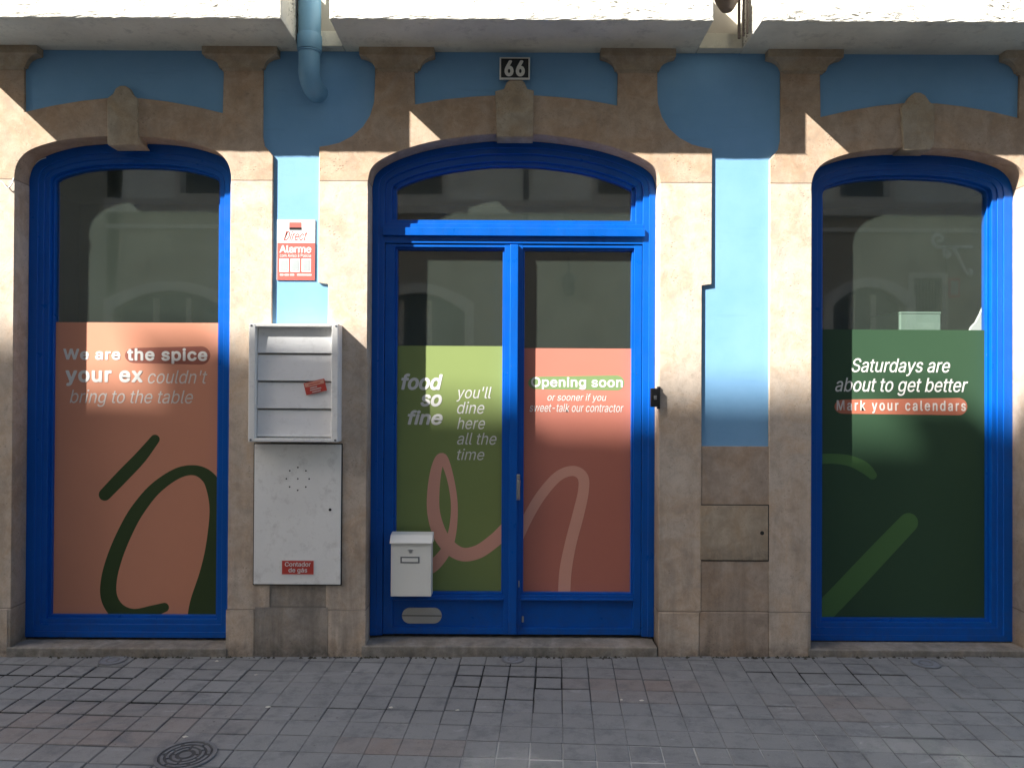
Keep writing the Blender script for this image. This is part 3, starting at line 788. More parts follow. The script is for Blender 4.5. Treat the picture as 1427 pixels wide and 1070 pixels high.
# red sticker card stuck across two flaps
st = empty('sticker', (PX(439, ym), ym+0.03, P(439, 539, ym)[1])); tag(st, 'small tilted red sticker on the letterbox flaps', 'sticker')
yst = ym+0.026
def rot_rect(cx, cy, w, h, a):
    c, s = math.cos(a), math.sin(a)
    return [(cx + x*c - y*s, cy + x*s + y*c) for x, y in ((-w/2, h/2), (w/2, h/2), (w/2, -h/2), (-w/2, -h/2))]
plate('card', [[P(x, y, yst) for x, y in rot_rect(439.3, 539, 29.5, 17, R(-13))]], yst, yst+0.002, M['sign_red'], st)
plate('header', [[P(x, y, yst) for x, y in rot_rect(438.2, 534.3, 27, 5.2, R(-13))]], yst-0.0008, yst+0.0005, M['coral_light'], st)
for i, (cx, cy, w) in enumerate(((438.2, 534.3, 17), (437, 539.6, 10), (440, 542, 16), (441, 545, 12))):
    plate('print_line', [[P(x, y, yst) for x, y in rot_rect(cx, cy, w, 1.3, R(-13))]], yst-0.0016, yst-0.0006, M['sign_red'] if i == 0 else M['pale_film'], st)

# ------------------------------------------------------------------ gas meter cabinet
gc = empty('gas_meter_cabinet', (PX(414), 0.0, P(414, 813)[1])); tag(gc, 'flush white metal gas meter door below the letterbox flaps', 'utility box')
X0, X1, Z0, Z1 = pr(354, 475, 619, 814, -0.012)
box('surround', X0-0.006, X1+0.006, -0.0062, 0.02, Z0-0.006, Z1+0.006, M['dark'], gc, 0)
bm = bmesh.new(); add_box(bm, X0, X1, -0.014, 0.0, Z0, Z1, 0.003)
from_bm('door', bm, M['white_metal2'], gc)
cx, cz = P(415, 667, -0.014)
holes = [(0, 0)] + [(math.cos(R(45*i))*0.068, math.sin(R(45*i))*0.068) for i in range(8)]
for hx_, hz_ in holes:
    bm = bmesh.new()
    c = bmesh.ops.create_cone(bm, cap_ends=True, segments=10, radius1=0.0048, radius2=0.0048, depth=0.003)
    for v in c['verts']: v.co = Vector((cx+hx_+v.co.x, -0.0138+v.co.z, cz+hz_+v.co.y))
    from_bm('vent_hole', bm, M['dark'], gc)
kx, kz = P(460, 710, -0.014)
bm = bmesh.new(); c = bmesh.ops.create_cone(bm, cap_ends=True, segments=14, radius1=0.009, radius2=0.008, depth=0.006)
for v in c['verts']: v.co = Vector((kx+v.co.x, -0.015-v.co.z, kz+v.co.y))
from_bm('lock', bm, M['black'], gc)
card('sign_plate', 391.5, 438.5, 779.5, 801.5, -0.0165, 0.003, M['paper'], gc)
card('sign_field', 393, 437, 781, 800, -0.0172, 0.002, M['sign_red'], gc)
text('lettering', 'Contador', 397, 782.8, 433, 789, -0.0186, M['paper'], gc, bold=0.008)
text('lettering', 'de gás', 402, 790.8, 428, 798.8, -0.0186, M['paper'], gc, bold=0.008)

# ------------------------------------------------------------------ stone access hatch
ha = empty('access_hatch', (PX(1023), 0.0, P(1023, 781)[1])); tag(ha, 'square stone faced hatch with keyhole low on the right pier', 'hatch')
X0, X1, Z0, Z1 = pr(975, 1071, 703.5, 781, 0.0)
box('surround', X0-0.003, X1+0.003, 0.0015, 0.02, Z0-0.003, Z1+0.003, M['dark'], ha, 0)
M['hatch'] = mat_stone('hatch limestone', (0.44, 0.36, 0.27), (0.33, 0.265, 0.195), (), 0.6, 0.3)
box('door', X0+0.003, X1-0.003, -0.002, 0.012, Z0+0.003, Z1-0.003, M['hatch'], ha, 0.002)
kx, kz = P(1062, 742.5, -0.002)
bm = bmesh.new(); c = bmesh.ops.create_cone(bm, cap_ends=True, segments=16, radius1=0.012, radius2=0.012, depth=0.003)
for v in c['verts']: v.co = Vector((kx+v.co.x, -0.0022+v.co.z, kz+v.co.y))
from_bm('keyhole', bm, M['dark'], ha)

# ------------------------------------------------------------------ white letterbox on the door
lb = empty('letterbox', (PX(572, FY-0.06), FY, P(572, 831, 0.05)[1])); tag(lb, 'cream letterbox with sloped lid hung on the left door leaf', 'letterbox')
yl = 0.060
X0, X1, Z0, Z1 = pr(544.5, 601, 757, 831, yl)
zt = P(572, 745, yl+0.03)[1]
box('body', X0, X1, yl, FY+0.014, Z0, Z1, M['white_box'], lb, 0.003)
# lid: sloped front
bm = bmesh.new(); prof = [(yl-0.012, Z1-0.001), (yl-0.012, Z1+0.006), (yl+0.026, zt), (FY+0.014, zt+0.010), (FY+0.014, Z1-0.001)]
a_ = [bm.verts.new((X0-0.006, y, z)) for y, z in prof]; b_ = [bm.verts.new((X1+0.006, y, z)) for y, z in prof]
for i in range(5): bm.faces.new((a_[i], a_[(i+1) % 5], b_[(i+1) % 5], b_[i]))
bm.faces.new(a_); bm.faces.new(b_); bmesh.ops.bevel(bm, geom=list(bm.edges), offset=0.002, segments=2, affect='EDGES')
from_bm('lid', bm, M['white_box'], lb)
card('name_window', 558, 584.5, 775.5, 784.5, yl-0.0020, 0.003, M['iron_worn'], lb)
card('name_card', 560, 582.5, 777.3, 782.7, yl-0.0028, 0.002, M['white_box'], lb)
kx, kz = P(572, 768, yl)
bm = bmesh.new(); c = bmesh.ops.create_cone(bm, cap_ends=True, segments=16, radius1=0.0115, radius2=0.010, depth=0.006)
for v in c['verts']: v.co = Vector((kx+v.co.x, yl-0.0025-v.co.z, kz+v.co.y))
add_box(bm, kx-0.017, kx+0.017, yl-0.002, yl, kz+0.006, kz+0.012)
from_bm('lock', bm, M['steel'], lb)

# ------------------------------------------------------------------ bell box on the right door jamb
bb = empty('doorbell', (PX(912), -0.02, P(912, 567)[1])); tag(bb, 'small black doorbell box on the stone edge right of the door', 'doorbell')
X0, X1, Z0, Z1 = pr(907, 919.5, 541, 567, -0.03)
box('housing', X0, X1, -0.032, 0.0, Z0, Z1, M['black'], bb, 0.004)
box('bracket', X1-0.012, X1+0.006, -0.012, 0.001, Z0-0.012, Z1+0.010, M['black'], bb, 0.002)
box('button', X0+0.018, X1-0.018, -0.0345, -0.03, (Z0+Z1)/2-0.012, (Z0+Z1)/2+0.012, M['iron_worn'], bb, 0.002)

# ------------------------------------------------------------------ downpipe
dp = empty('downpipe', (PX(431, -0.08), -0.08, PZ(130))); tag(dp, 'blue grey drainpipe in the gap between two balconies', 'drainpipe')
yp = -0.085; rp = 0.0655
xp = P(431.5, 40, yp)[0]; z1 = P(431, 72, yp)[1]; z2 = P(431, 50, yp)[1]
zc = P(431, 100, yp)[1]; ze = P(436, 122, 0.0)[1]
tube('pipe', [(xp, yp, z1+0.01), (xp, yp, 8.5)], rp, M['pipe'], dp, 32)
tube('coupling', [(xp, yp, z1), (xp, yp, z1+0.006), (xp, yp, z2-0.006), (xp, yp, z2)], [rp+0.004, rp+0.0065, rp+0.0065, rp+0.003], M['pipe'], dp, 32)
arc = [(xp, yp, z1+0.004), (xp, yp, zc)] + [(xp + 0.020*(1-math.cos(a)), yp + 0.085*(1-math.cos(a)), zc - 0.085*math.sin(a)) for a in [R(10*k) for k in range(1, 10)]] + [(xp+0.024, 0.03, zc-0.087)]
tube('elbow', arc, rp-0.003, M['pipe'], dp, 32)
tube('ring', [(xp, yp, z1-0.012), (xp, yp, z1-0.010), (xp, yp, z1-0.004), (xp, yp, z1-0.002)], [rp-0.001, rp+0.003, rp+0.003, rp-0.001], M['pipe'], dp, 32)

# ------------------------------------------------------------------ hopper in the right gap; rods draw a thin pipe and railing shadow lines
hp = empty('rain_hopper', (PX(1012, -0.2), -0.2, PZ(15))); tag(hp, 'brown rain hopper in the gap between the right balconies', 'rain hopper')
yh = -0.20; hx_ = P(1013, 8, yh)[0]; hz_ = P(1013, 15.5, yh)[1]
tube('bowl', [(hx_, yh, hz_), (hx_, yh, hz_+0.012), (hx_, yh, hz_+0.05), (hx_, yh, hz_+0.10), (hx_, yh, hz_+0.22)], [0.030, 0.040, 0.062, 0.080, 0.085], M['brown'], hp, 24)
for px_, y_, r_ in ((1030, -0.14, 0.009), (1036, -0.17, 0.007), (1041.5, -0.20, 0.006)):
    xx = P(px_, 30, y_)[0]
    tube('rod', [(xx, y_, SOF+0.02), (xx, y_, SOF+0.1), (xx, y_, SOF+0.62)], r_, M['brown'], hp, 10)

# ------------------------------------------------------------------ loose cable at the left window corner
cb = empty('cable', (PX(10), -0.01, P(10, 255)[1])); tag(cb, 'thin white cable looped at the corner of the left window arch', 'cable')
cp = [(-40, 232, -0.006), (-10, 246, -0.006), (4, 255, -0.012), (11, 262, -0.014), (17, 256, -0.010), (20, 247, 0.01), (27, 245, 0.07), (38, 238, FY-0.004), (54, 224, FY-0.004), (64, 220, FY-0.003)]
cp3 = [(*(P(x, y, yy)[0:1]), yy, P(x, y, yy)[1]) for x, y, yy in cp]
tube('wire', catmull(cp3, 8), 0.0032, M['wire'], cb, 8)

# ------------------------------------------------------------------ box put in for a reflection, and a white board, inside the right window
wb = empty('reflection_box', (PX(1282, 0.5), 0.5, 0.0)); tag(wb, 'pale box standing in for a reflection just above the dark green film', 'reflection_box')
X0, X1, _, Z1 = pr(1255, 1311, 434.5, 460, 0.42)
M['reflection_box'] = mat_plain('grey green reflection tone', (0.22, 0.30, 0.25), 0.5, 0.08, bump=0.0)
box('box_body', X0, X1, 0.42, 0.85, 0.0, Z1-0.014, M['reflection_box'], wb, 0.004)
box('top', X0-0.001, X1+0.001, 0.418, 0.852, Z1-0.0135, Z1, M['reflection_box'], wb, 0.002)
cs = empty('white_board', (PX(1372, 0.3), 0.3, 0.0)); tag(cs, 'curved white board leaning inside the right window frame', 'board')
lp = [P(x, y, 0.30) for x, y in ((1352, 459), (1354, 455), (1360, 449), (1366, 437), (1371, 425), (1380, 410), (1395, 405), (1395, 459))]
xb0 = min(p[0] for p in lp); xb1 = max(p[0] for p in lp)
lp = [(xb0, 0.0)] + lp[:7] + [(xb1, lp[6][1]), (xb1, 0.0)]
plate('board', [lp], 0.30, 0.318, M['paper'], cs, 0.002)

# ------------------------------------------------------------------ ground
def mat_paver():
    n = NT('grey concrete pavers')
    at = n.node('ShaderNodeAttribute'); at.attribute_name = 'tone'
    big = n.noise(0.9, 6, 0.6); mid = n.noise(9, 7, 0.7); fine = n.noise(150, 4, 0.7)
    ar = n.node('ShaderNodeAttribute'); ar.attribute_name = 'rust'
    c = n.mix(at.outputs['Fac'], (0.180, 0.184, 0.184), (0.262, 0.265, 0.263))
    c = n.mix(n.ramp(big, 0.40, 0.60, 0, 0.40), c, (0.175, 0.178, 0.18))
    c = n.mix(n.math('MULTIPLY', ar.outputs['Fac'], n.ramp(mid, 0.35, 0.6, 0.5, 0.95)), c, (0.225, 0.175, 0.15))
    c = n.mix(n.ramp(mid, 0.50, 0.68, 0, 0.60), c, (0.115, 0.12, 0.13))
    c = n.mix(n.ramp(n.noise(2.4, 8, 0.75, n.scaled((0.6, 1.6, 1)), 0.8), 0.56, 0.66, 0, 0.55), c, (0.125, 0.13, 0.14))
    c = n.mix(n.ramp(n.noise(5.0, 8, 0.75, n.scaled((0.5, 1.8, 1)), 1.0), 0.60, 0.70, 0, 0.45), c, (0.40, 0.41, 0.41))
    c = n.mix(n.ramp(fine, 0.58, 0.75, 0, 0.5), c, (0.38, 0.385, 0.385))
    c = n.mix(n.ramp(n.noise(230, 3), 0.60, 0.72, 0, 0.5), c, (0.07, 0.07, 0.07))
    spots = n.math('MULTIPLY', n.ramp(n.voro(16), 0.05, 0.11, 1, 0), n.ramp(n.noise(3, 2), 0.5, 0.6))
    c = n.mix(n.math('MULTIPLY', spots, 0.7), c, (0.06, 0.06, 0.06))
    n.set(col=c, rough=n.ramp(mid, 0.3, 0.7, 0.65, 0.9), spec=0.3)
    n.bump(n.math('ADD', n.math('MULTIPLY', fine, 0.4), mid), 0.35, 0.006); return n.m
def mat_bed():
    n = NT('joint filler')
    at = n.node('ShaderNodeAttribute'); at.attribute_name = 'moss'
    al_ = n.node('ShaderNodeAttribute'); al_.attribute_name = 'lime'
    c = n.mix(n.ramp(n.noise(3.5, 5), 0.40, 0.60), (0.055, 0.058, 0.06), (0.12, 0.125, 0.13))
    c = n.mix(al_.outputs['Fac'], c, (0.48, 0.48, 0.46))
    c = n.mix(n.math('MULTIPLY', at.outputs['Fac'], n.ramp(n.noise(6, 3), 0.3, 0.5)), c, (0.016, 0.017, 0.016))
    n.set(col=c, rough=0.95, spec=0.1); n.bump(n.noise(90, 4), 0.5, 0.004); return n.m
M['paver'] = mat_paver(); M['bed'] = mat_bed()
ANG = R(-3.4); PIT = 0.1485
ca, sa = math.cos(ANG), math.sin(ANG)
ox, oy = PG(822, 960)[:2]
YMIN = -5.2
def blob(px, py, rx, ry):
    x, y, _ = PG(px, py); return (x, y, rx, ry)
WIDE = [blob(715, 950, 0.34, 0.30), blob(1165, 940, 0.45, 0.17), blob(60, 960, 1.1, 0.33), blob(470, 985, 0.5, 0.06)]
SMEAR = [blob(440, 960, 0.33, 0.25), blob(870, 1015, 0.75, 0.20), blob(1010, 960, 0.25, 0.18), blob(500, 1035, 0.55, 0.20), blob(1290, 975, 0.30, 0.10)]
RUST = [blob(890, 955, 0.36, 0.17), blob(120, 1010, 0.75, 0.30), blob(1180, 985, 0.40, 0.10), blob(560, 1040, 0.3, 0.1)]
def near(bs, x, y):
    return max(max(0.0, 1.25 - math.hypot((x-b[0])/b[2], (y-b[1])/b[3])) for b in bs)
bm = bmesh.new()
fl = bm.faces.layers.float.new('tone'); fr = bm.faces.layers.float.new('rust')
for i in range(-62, 62):
    for j in range(-60, 60):
        u, v = i*PIT, j*PIT
        cx = ox + (u+PIT/2)*ca - (v+PIT/2)*sa; cy = oy + (u+PIT/2)*sa + (v+PIT/2)*ca
        if cx < -7.6 or cx > 7.6 or cy > 0.12 or cy < YMIN: continue
        wd = min(1, near(WIDE, cx, cy)*2); sm = min(1, near(SMEAR, cx, cy)*2); ru = min(1, near(RUST, cx, cy)*1.2)*random.uniform(0.5, 1)
        tn = min(1, max(0, random.gauss(0.5, 0.13 if sm < 0.3 else 0.04)))
        g = random.uniform(0.0018, 0.0034)*(1-sm) + 0.0006*sm + wd*random.uniform(0.0005, 0.0030)
        k_ = 1 - 0.8*sm
        dz = max(-0.002, random.gauss(0, 0.0012))*k_; tx = random.gauss(0, 0.0065)*k_; ty = random.gauss(0, 0.0065)*k_
        hs = [PIT/2 - g*random.uniform(0.5, 1.5)*(1.0 if q < 2 else 1.8) for q in range(4)]; r = 0.003 if sm < 0.5 else 0.001
        def w(a, b, z):
            x = cx + a*ca - b*sa; y = cy + a*sa + b*ca
            return (x, y, gz(x, y) + dz + a*tx + b*ty + z)
        l_, r_, f_, k2 = -hs[0], hs[1], -hs[2], hs[3]
        cr = [(l_, f_), (r_, f_), (r_, k2), (l_, k2)]
        top = [bm.verts.new(w(a - math.copysign(r, a), b - math.copysign(r, b), 0)) for a, b in cr]
        mid_ = [bm.verts.new(w(a, b, -0.0025)) for a, b in cr]
        low = [bm.verts.new(w(a, b, -0.02)) for a, b in cr]
        fs = [bm.faces.new(top)]
        for q in range(4):
            fs.append(bm.faces.new((mid_[q], mid_[(q+1) % 4], top[(q+1) % 4], top[q])))
            fs.append(bm.faces.new((low[q], low[(q+1) % 4], mid_[(q+1) % 4], mid_[q])))
        for f in fs: f[fl] = tn; f[fr] = ru
me = bpy.data.meshes.new('pavement'); bm.to_mesh(me); bm.free()
pav = link('pavement', me, M['paver']); tag(pav, kind='structure')
bm = bmesh.new(); lm = bm.verts.layers.float.new('moss'); ll_ = bm.verts.layers.float.new('lime')
LIME = [blob(830, 1040, 0.95, 0.22), blob(1090, 1025, 0.35, 0.16)]
nx_, ny_ = 120, 62; gv = []
for j in range(ny_+1):
    row = []
    for i in range(nx_+1):
        x = -7.6 + 15.2*i/nx_; y = 0.12 - (0.12 - YMIN + 0.05)*(j/ny_)**1.4
        v = bm.verts.new((x, y, gz(x, min(y, 0)) - 0.0044)); row.append(v)
        v[lm] = min(1, near(WIDE, x, y)*2.5); v[ll_] = min(1, near(LIME, x, y)*2)*0.8
    gv.append(row)
for j in range(ny_):
    for i in range(nx_): bm.faces.new((gv[j][i], gv[j+1][i], gv[j+1][i+1], gv[j][i+1]))
bed = from_bm('pavement_bed', bm, M['bed']); tag(bed, kind='structure')
bm = bmesh.new()
vv = [bm.verts.new((x, y, -0.24 + GSX*0)) for x, y in ((-90, 60), (-90, -90), (90, -90), (90, 60))]
bm.faces.new(vv); grd = from_bm('ground', bm, mat_plain('asphalt', (0.085, 0.085, 0.088), 0.9, 0.2, bump=0.5, scale=2)); tag(grd, kind='structure')
bm = bmesh.new(); add_box(bm, -7.6, 7.6, YMIN-0.20, YMIN-0.052, -0.3, -0.175, 0.01)
kb = from_bm('kerb', bm, M['sill']); tag(kb, kind='structure')

# covers in the pavement
def frame_on_ground(px, py):
    x, y, z = PG(px, py); return Vector((x, y, z))
def ring_bm(bm, c, r0, r1, z0, z1, seg=48, a0=0, a1=2*math.pi):
    full = abs(a1-a0-2*math.pi) < 1e-6; n = seg if full else seg+1
    V = []
    for i in range(n):
        a = a0 + (a1-a0)*i/seg
        row = []
        for r, z in ((r0, z0), (r0, z1), (r1, z1), (r1, z0)):
            x = c.x + r*math.cos(a); y = c.y + r*math.sin(a); row.append(bm.verts.new((x, y, gz(x, y)+z)))
        V.append(row)
    for i in range(n if full else n-1):
        a, b = V[i], V[(i+1) % n]
        for q in range(4): bm.faces.new((a[q], b[q], b[(q+1) % 4], a[(q+1) % 4]))
    if not full: bm.faces.new(V[0]); bm.faces.new(V[-1])
def disc_bm(bm, c, r, z, seg=48):
    bm.faces.new([bm.verts.new((c.x + r*math.cos(2*math.pi*i/seg), c.y + r*math.sin(2*math.pi*i/seg), gz(c.x + r*math.cos(2*math.pi*i/seg), c.y + r*math.sin(2*math.pi*i/seg)) + z)) for i in range(seg)])
c = frame_on_ground(258.5, 1053)
mh = empty('manhole_cover', c); tag(mh, 'round cast iron cover with curved slots in the grey pavers', 'manhole cover')
RM = 0.132
bm = bmesh.new(); disc_bm(bm, c, RM, 0.0042); from_bm('plate', bm, M['iron'], mh)
bm = bmesh.new(); ring_bm(bm, c, RM-0.016, RM, 0.0, 0.0085); from_bm('rim', bm, M['iron_worn'], mh)
for k_, (r0, r1) in enumerate(((0.092, 0.104), (0.068, 0.080), (0.044, 0.056))):
    for q in range(6 if k_ < 2 else 4):
        nq = 6 if k_ < 2 else 4
        bm = bmesh.new(); ring_bm(bm, c, r0, r1, 0.003, 0.0075, 10, 2*math.pi*(q+0.08+0.5*(k_ % 2))/nq, 2*math.pi*(q+0.92+0.5*(k_ % 2))/nq)
        from_bm('rib', bm, M['iron_worn'], mh)
bm = bmesh.new(); disc_bm(bm, c, 0.026, 0.0070, 24); from_bm('boss', bm, M['iron_worn'], mh)
for px_, py_, rr, lab in ((714.5, 919, 0.066, 'small round metal valve cover in the pavers before the door'), (157, 920, 0.078, 'small round valve cover in the pavers before the coral window'), (1290, 924.5, 0.080, 'small round valve cover in the pavers before the dark green window')):
    c = frame_on_ground(px_, py_); vc = empty('valve_cover', c); tag(vc, lab, 'valve cover', 'round valve covers along the shopfront')
    bm = bmesh.new(); disc_bm(bm, c, rr, 0.004); from_bm('plate', bm, M['cover'], vc)
    bm = bmesh.new(); ring_bm(bm, c, rr-0.010, rr, 0.0, 0.0065); from_bm('rim', bm, M['iron_worn'], vc)
    bm = bmesh.new(); ring_bm(bm, c, rr*0.38, rr*0.5, 0.002, 0.0062); from_bm('inner_ring', bm, M['iron_worn'], vc)

# moss and grit packed into the angle between wall and pavement
M['moss'] = mat_plain('moss and grit', (0.045, 0.043, 0.032), 0.95, 0.4, bump=0.6, scale=20)
bm = bmesh.new(); rm = random.Random(3)
for _ in range(620):
    x = rm.uniform(-3.3, 3.3)
    if math.sin(x*5.1) + math.sin(x*11.7+1) + rm.uniform(-1, 1) < -0.4: continue
    y = -0.016 - abs(rm.gauss(0, 0.009)); r_ = rm.uniform(0.004, 0.012)
    ring_ = [bm.verts.new((x + r_*1.5*rm.uniform(0.6, 1.1)*math.cos(a), y + r_*rm.uniform(0.6, 1.1)*math.sin(a), gz(x, y) - 0.002)) for a in [2*math.pi*q/6 for q in range(6)]]
    tp = bm.verts.new((x, y + r_*0.3, gz(x, y) + r_*rm.uniform(0.35, 0.9)))
    for q in range(6): bm.faces.new((ring_[q], ring_[(q+1) % 6], tp))
    bm.faces.new(ring_)
o = from_bm('moss', bm, M['moss']); tag(o, kind='stuff')
# litter
for px_, py_, s_, lab in ((373, 985, 0.016, 'pale paper scrap on the pavers below the gas meter door'), (545, 985.5, 0.014, 'pale scrap on the pavers left of the dark joints'), (638, 989.5, 0.012, 'pale scrap beside the dark paver joints'), (357, 940, 0.013, 'pale crumb on the pavers near the left pier'), (258, 1026.5, 0.014, 'pale crumb just behind the slotted manhole cover'), (894, 976, 0.013, 'pale crumb on the pavers right of the door'), (866, 975, 0.010, 'smallest pale crumb right of the door'), (302, 921, 0.012, 'dark edged crumb by the coral window sill')):
    x, y, z = PG(px_, py_)
    bm = bmesh.new(); n_ = 7
    base = [bm.verts.new((x + s_*random.uniform(0.6, 1.2)*math.cos(2*math.pi*i/n_), y + s_*0.7*random.uniform(0.6, 1.2)*math.sin(2*math.pi*i/n_), z + 0.0015)) for i in range(n_)]
    tip = bm.verts.new((x + s_*0.2, y, z + 0.007))
    for i in range(n_): bm.faces.new((base[i], base[(i+1) % n_], tip))
    bm.faces.new(base)
    o = from_bm('litter_scrap', bm, M['leaf']); tag(o, lab, 'litter', 'pale scraps on the pavement')

# ------------------------------------------------------------------ buildings across the street (seen in the panes; their roofs cast the shade)
W = 9.0; YO = -W
def PR(px, py): return P(px, py, 2*GY + W)          # point of the facing wall seen mirrored in a pane
def roofpt(px, py, w=W):
    x, z = P(px, py); return x + SUN.x/SUN.y*(-w), z - SUN.z/SUN.y*w
FB = empty('facing_building', (0, YO, -0.2)); tag(FB, 'beige building across the street mirrored in the upper door panes', 'building')
fx0 = -7.4
doors = []   # (x0, x1, ztop)
d1 = (PR(158, 450)[0], PR(318, 450)[0], PR(230, 405)[1]); d2 = (PR(520, 450)[0]-0.1, PR(648, 450)[0], PR(600, 408)[1])
d3 = (PR(1160, 450)[0], PR(1262, 450)[0], PR(1200, 400)[1]); 
def arch_loop(x0, x1, zt, z0=-0.2, rise=0.35, n=16):
    return [(x0, z0), (x1, z0)] + [(x1 + (x0-x1)*i/n, zt - rise + rise*(1-((2*i/n-1)**2))) for i in range(n+1)]
loops = [[(fx0, -0.24), (15.0, -0.24), (15.0, 11.6), (fx0, 11.6)]]
for d in (d1, d2, d3): loops.append(list(reversed(arch_loop(*d, z0=-0.18))))
wins = []
for px_ in (582, 868): wins.append((PR(px_, 255)[0]-0.45, PR(px_, 255)[0]+0.45, PR(px_, 272)[1], PR(px_, 272)[1]+1.9))
for xw in (-5.6, 6.4, 9.5): wins.append((xw-0.45, xw+0.45, wins[0][2], wins[0][3]))
for x0_, x1_, za, zb_ in list(wins): wins.append((x0_, x1_, za+3.4, zb_+3.4))
wg = (PR(1272, 440)[0], PR(1312, 440)[0], PR(1290, 450)[1], PR(1290, 388)[1]); wins.append(wg)
for x0_, x1_, za, zb_ in wins: loops.append([(x0_, za), (x0_, zb_), (x1_, zb_), (x1_, za)])
def mat_facing(zc):  # upper tone paled in colour to brighten its reflection in the transom
    n = NT('two tone facade plaster'); z = n.sep()[2]
    c = n.mix(n.ramp(z, zc-0.01, zc+0.01), (0.34, 0.275, 0.21), (0.80, 0.78, 0.69))
    c = n.mix(n.ramp(n.noise(1.3, 6, 0.65), 0.35, 0.7, 0, 0.4), c, (0.24, 0.22, 0.18))
    n.set(col=c, rough=0.9, spec=0.1); return n.m
plate('wall', loops, YO-0.35, YO, mat_facing(PR(715, 290)[1] + 0.2), FB)
box('body', fx0, 15.0, YO-6, YO-0.352, -0.24, 11.5, M['beige'], FB, 0)
for d in (d1, d2, d3):
    dl = plate('door', [arch_loop(d[0]+0.002, d[1]-0.002, d[2]-0.002, -0.18)], YO-0.30, YO-0.22, M['door_dark'], FB)
    xm = (d[0]+d[1])/2
    for xx in (d[0]+(d[1]-d[0])*0.33, d[0]+(d[1]-d[0])*0.62): box('mullion', xx-0.05, xx+0.05, YO-0.219, YO-0.17, -0.15, d[2]-0.12, M['trim'], dl, 0)
    o_ = arch_loop(d[0]-0.16, d[1]+0.16, d[2]+0.17); i_ = arch_loop(*d)
    plate('door_trim', [o_[1:] + o_[:1] + list(reversed(i_[1:] + i_[:1]))], YO+0.001, YO+0.05, M['trim'], FB)
for x0_, x1_, za, zb_ in wins:
    wo = box('window', x0_, x1_, YO-0.28, YO-0.2, za, zb_, M['win_dark'], FB, 0)
    bm = bmesh.new(); add_box(bm, x0_-0.1, x0_, YO+0.001, YO+0.04, za-0.1, zb_+0.1); add_box(bm, x1_, x1_+0.1, YO+0.001, YO+0.04, za-0.1, zb_+0.1)
    add_box(bm, x0_, x1_, YO+0.001, YO+0.04, zb_, zb_+0.1); add_box(bm, x0_, x1_, YO+0.001, YO+0.05, za-0.1, za)
    from_bm('trim', bm, M['trim'], wo)
bm = bmesh.new()
for i in range(9):
    xx = wg[0] + (wg[1]-wg[0])*(i+0.5)/9; add_box(bm, xx-0.012, xx+0.012, YO-0.02, YO+0.004, wg[2], wg[3])
from_bm('window_bars', bm, M['iron'], FB)
zc_ = PR(715, 290)[1]
box('cornice', fx0, 15.0, YO+0.001, YO+0.14, zc_-0.14, zc_+0.12, M['trim'], FB, 0.02)
box('string_course', fx0, 15.0, YO+0.001, YO+0.07, zc_-0.42, zc_-0.34, M['trim'], FB, 0.01)
box('eaves', fx0, 15.0, YO-0.3, YO+0.35, 11.6, 11.85, M['trim'], FB, 0.02)
xx = PR(733, 260)[0]; tube('downspout', [(xx, YO+0.08, PR(733, 330)[1]), (xx, YO+0.08, 8.0), (xx, YO+0.08, 11.5)], 0.05, M['iron'], FB, 10)
# lamp, red sign, scroll bracket on the facing wall
xx, zz_ = PR(791, 415)
lamp = empty('wall_lantern', (xx, YO+0.25, zz_)); tag(lamp, 'dark lantern hung on the facing wall, mirrored in the right door pane', 'lantern')
tube('lantern', [(xx, YO+0.25, zz_), (xx, YO+0.25, zz_+0.05), (xx, YO+0.25, zz_+0.35), (xx, YO+0.25, zz_+0.42)], [0.05, 0.09, 0.13, 0.03], M['iron'], lamp, 8)
tube('arm', [(xx, YO+0.25, zz_+0.40), (xx, YO+0.22, zz_+0.62), (xx, YO+0.10, zz_+0.72), (xx, YO+0.0, zz_+0.6)], 0.018, M['iron'], lamp, 8)
br = empty('scroll_bracket', (PR(1350, 350)[0], YO, PR(1350, 350)[1])); tag(br, 'white wrought iron scroll bracket mirrored in the right window', 'bracket')
def sc(pts): return [(*(PR(x, y)[0:1]), YO+0.06, PR(x, y)[1]) for x, y in pts]
def zo(pts): return [(1240 + x/6.69, 310 + y/6.69) for x, y in pts]
for pts in ([(750, 235), (600, 235), (440, 235), (400, 210), (380, 170), (400, 130), (440, 122), (472, 150), (460, 180), (430, 180)],
            [(500, 240), (560, 240), (600, 280), (640, 360), (690, 460), (730, 490), (745, 460), (715, 440)],
            [(530, 235), (490, 270), (495, 310), (525, 325), (545, 295), (520, 280)]):
    tube('scroll', catmull(sc(zo(pts)), 5), 0.032, M['paper'], br, 6)
rs = empty('wall_sign', (PR(1328, 400)[0], YO, PR(1328, 400)[1])); tag(rs, 'small red framed sign on the facing wall, mirrored in the right window', 'sign')
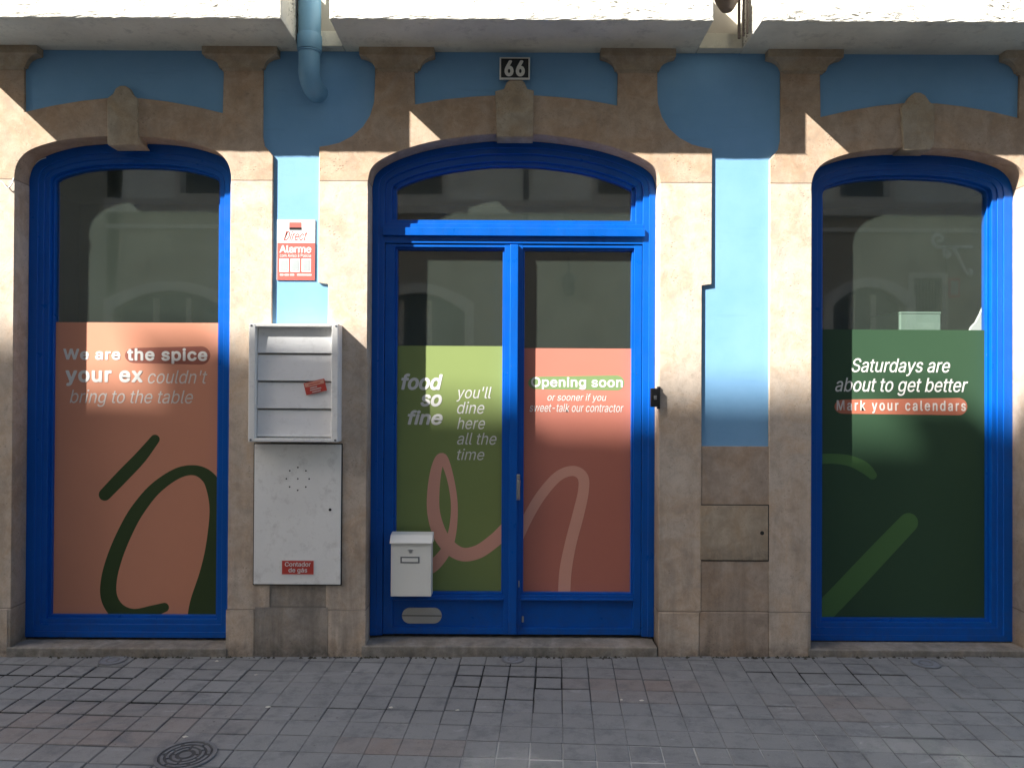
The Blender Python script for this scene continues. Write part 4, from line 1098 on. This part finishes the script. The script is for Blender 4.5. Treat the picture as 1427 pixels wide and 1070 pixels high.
a0, a1 = PR(1321, 415), PR(1336, 388)
box('frame', a0[0], a1[0], YO+0.001, YO+0.04, a0[1], a1[1], M['sign_red'], rs, 0); box('panel', a0[0]+0.03, a1[0]-0.03, YO+0.0405, YO+0.045, a0[1]+0.05, a1[1]-0.05, M['grey_print'], rs, 0)

CB = empty('neighbour_building', (-16, YO, -0.2)); tag(CB, 'taller beige building across the street whose roofline shades the shopfront', 'building')
prof = [(-900, 455), (-260, 460), (60, 466), (400, 476), (402, 486), (640, 492), (642, 512), (840, 520), (842, 538), (1500, 541), (2700, 541)]
top = [roofpt(x, y) for x, y in prof]
xr = min(fx0 - 0.01, top[-1][0]); xl = top[0][0]
lp = [(xl, -0.24), (xr, -0.24)] + [p for p in reversed(top)]
plate('wall', [lp], YO-5.0, YO, M['beige'], CB)
def chim(x0, x1, yt, w, dep):
    a = roofpt(x0, yt, w); b = roofpt(x1, yt, w)
    ch = box('chimney', a[0], b[0], -w-dep, -w, a[1]-2.0, a[1], M['beige'], CB, 0.01)
    box('chimney_cap', a[0]-0.03, b[0]+0.03, -w-dep-0.03, -w+0.03, a[1]+0.0005, a[1]+0.05, M['trim'], ch, 0.01)
chim(100, 208, 408, W+0.02, 0.35)
chim(1200, 1290, 498, W+0.02, 0.30)
for xx in (-22, -19, -16, -13, -10):
    for zw in (0.9, 4.4, 7.9):
        wo = box('window', xx-0.5, xx+0.5, YO+0.002, YO+0.03, zw, zw+1.8, M['win_dark'], CB, 0)
        bm = bmesh.new(); add_box(bm, xx-0.62, xx-0.5, YO+0.001, YO+0.05, zw-0.1, zw+1.9); add_box(bm, xx+0.5, xx+0.62, YO+0.001, YO+0.05, zw-0.1, zw+1.9); add_box(bm, xx-0.5, xx+0.5, YO+0.001, YO+0.05, zw+1.8, zw+1.9)
        from_bm('trim', bm, M['trim'], wo)

# surrounds holding the pitted stone slot with arch shade in its colour
for o, cx in ((sl_o, 168.5), (sd_o, 717), (sr_o, 1281.5)):
    me = o.data
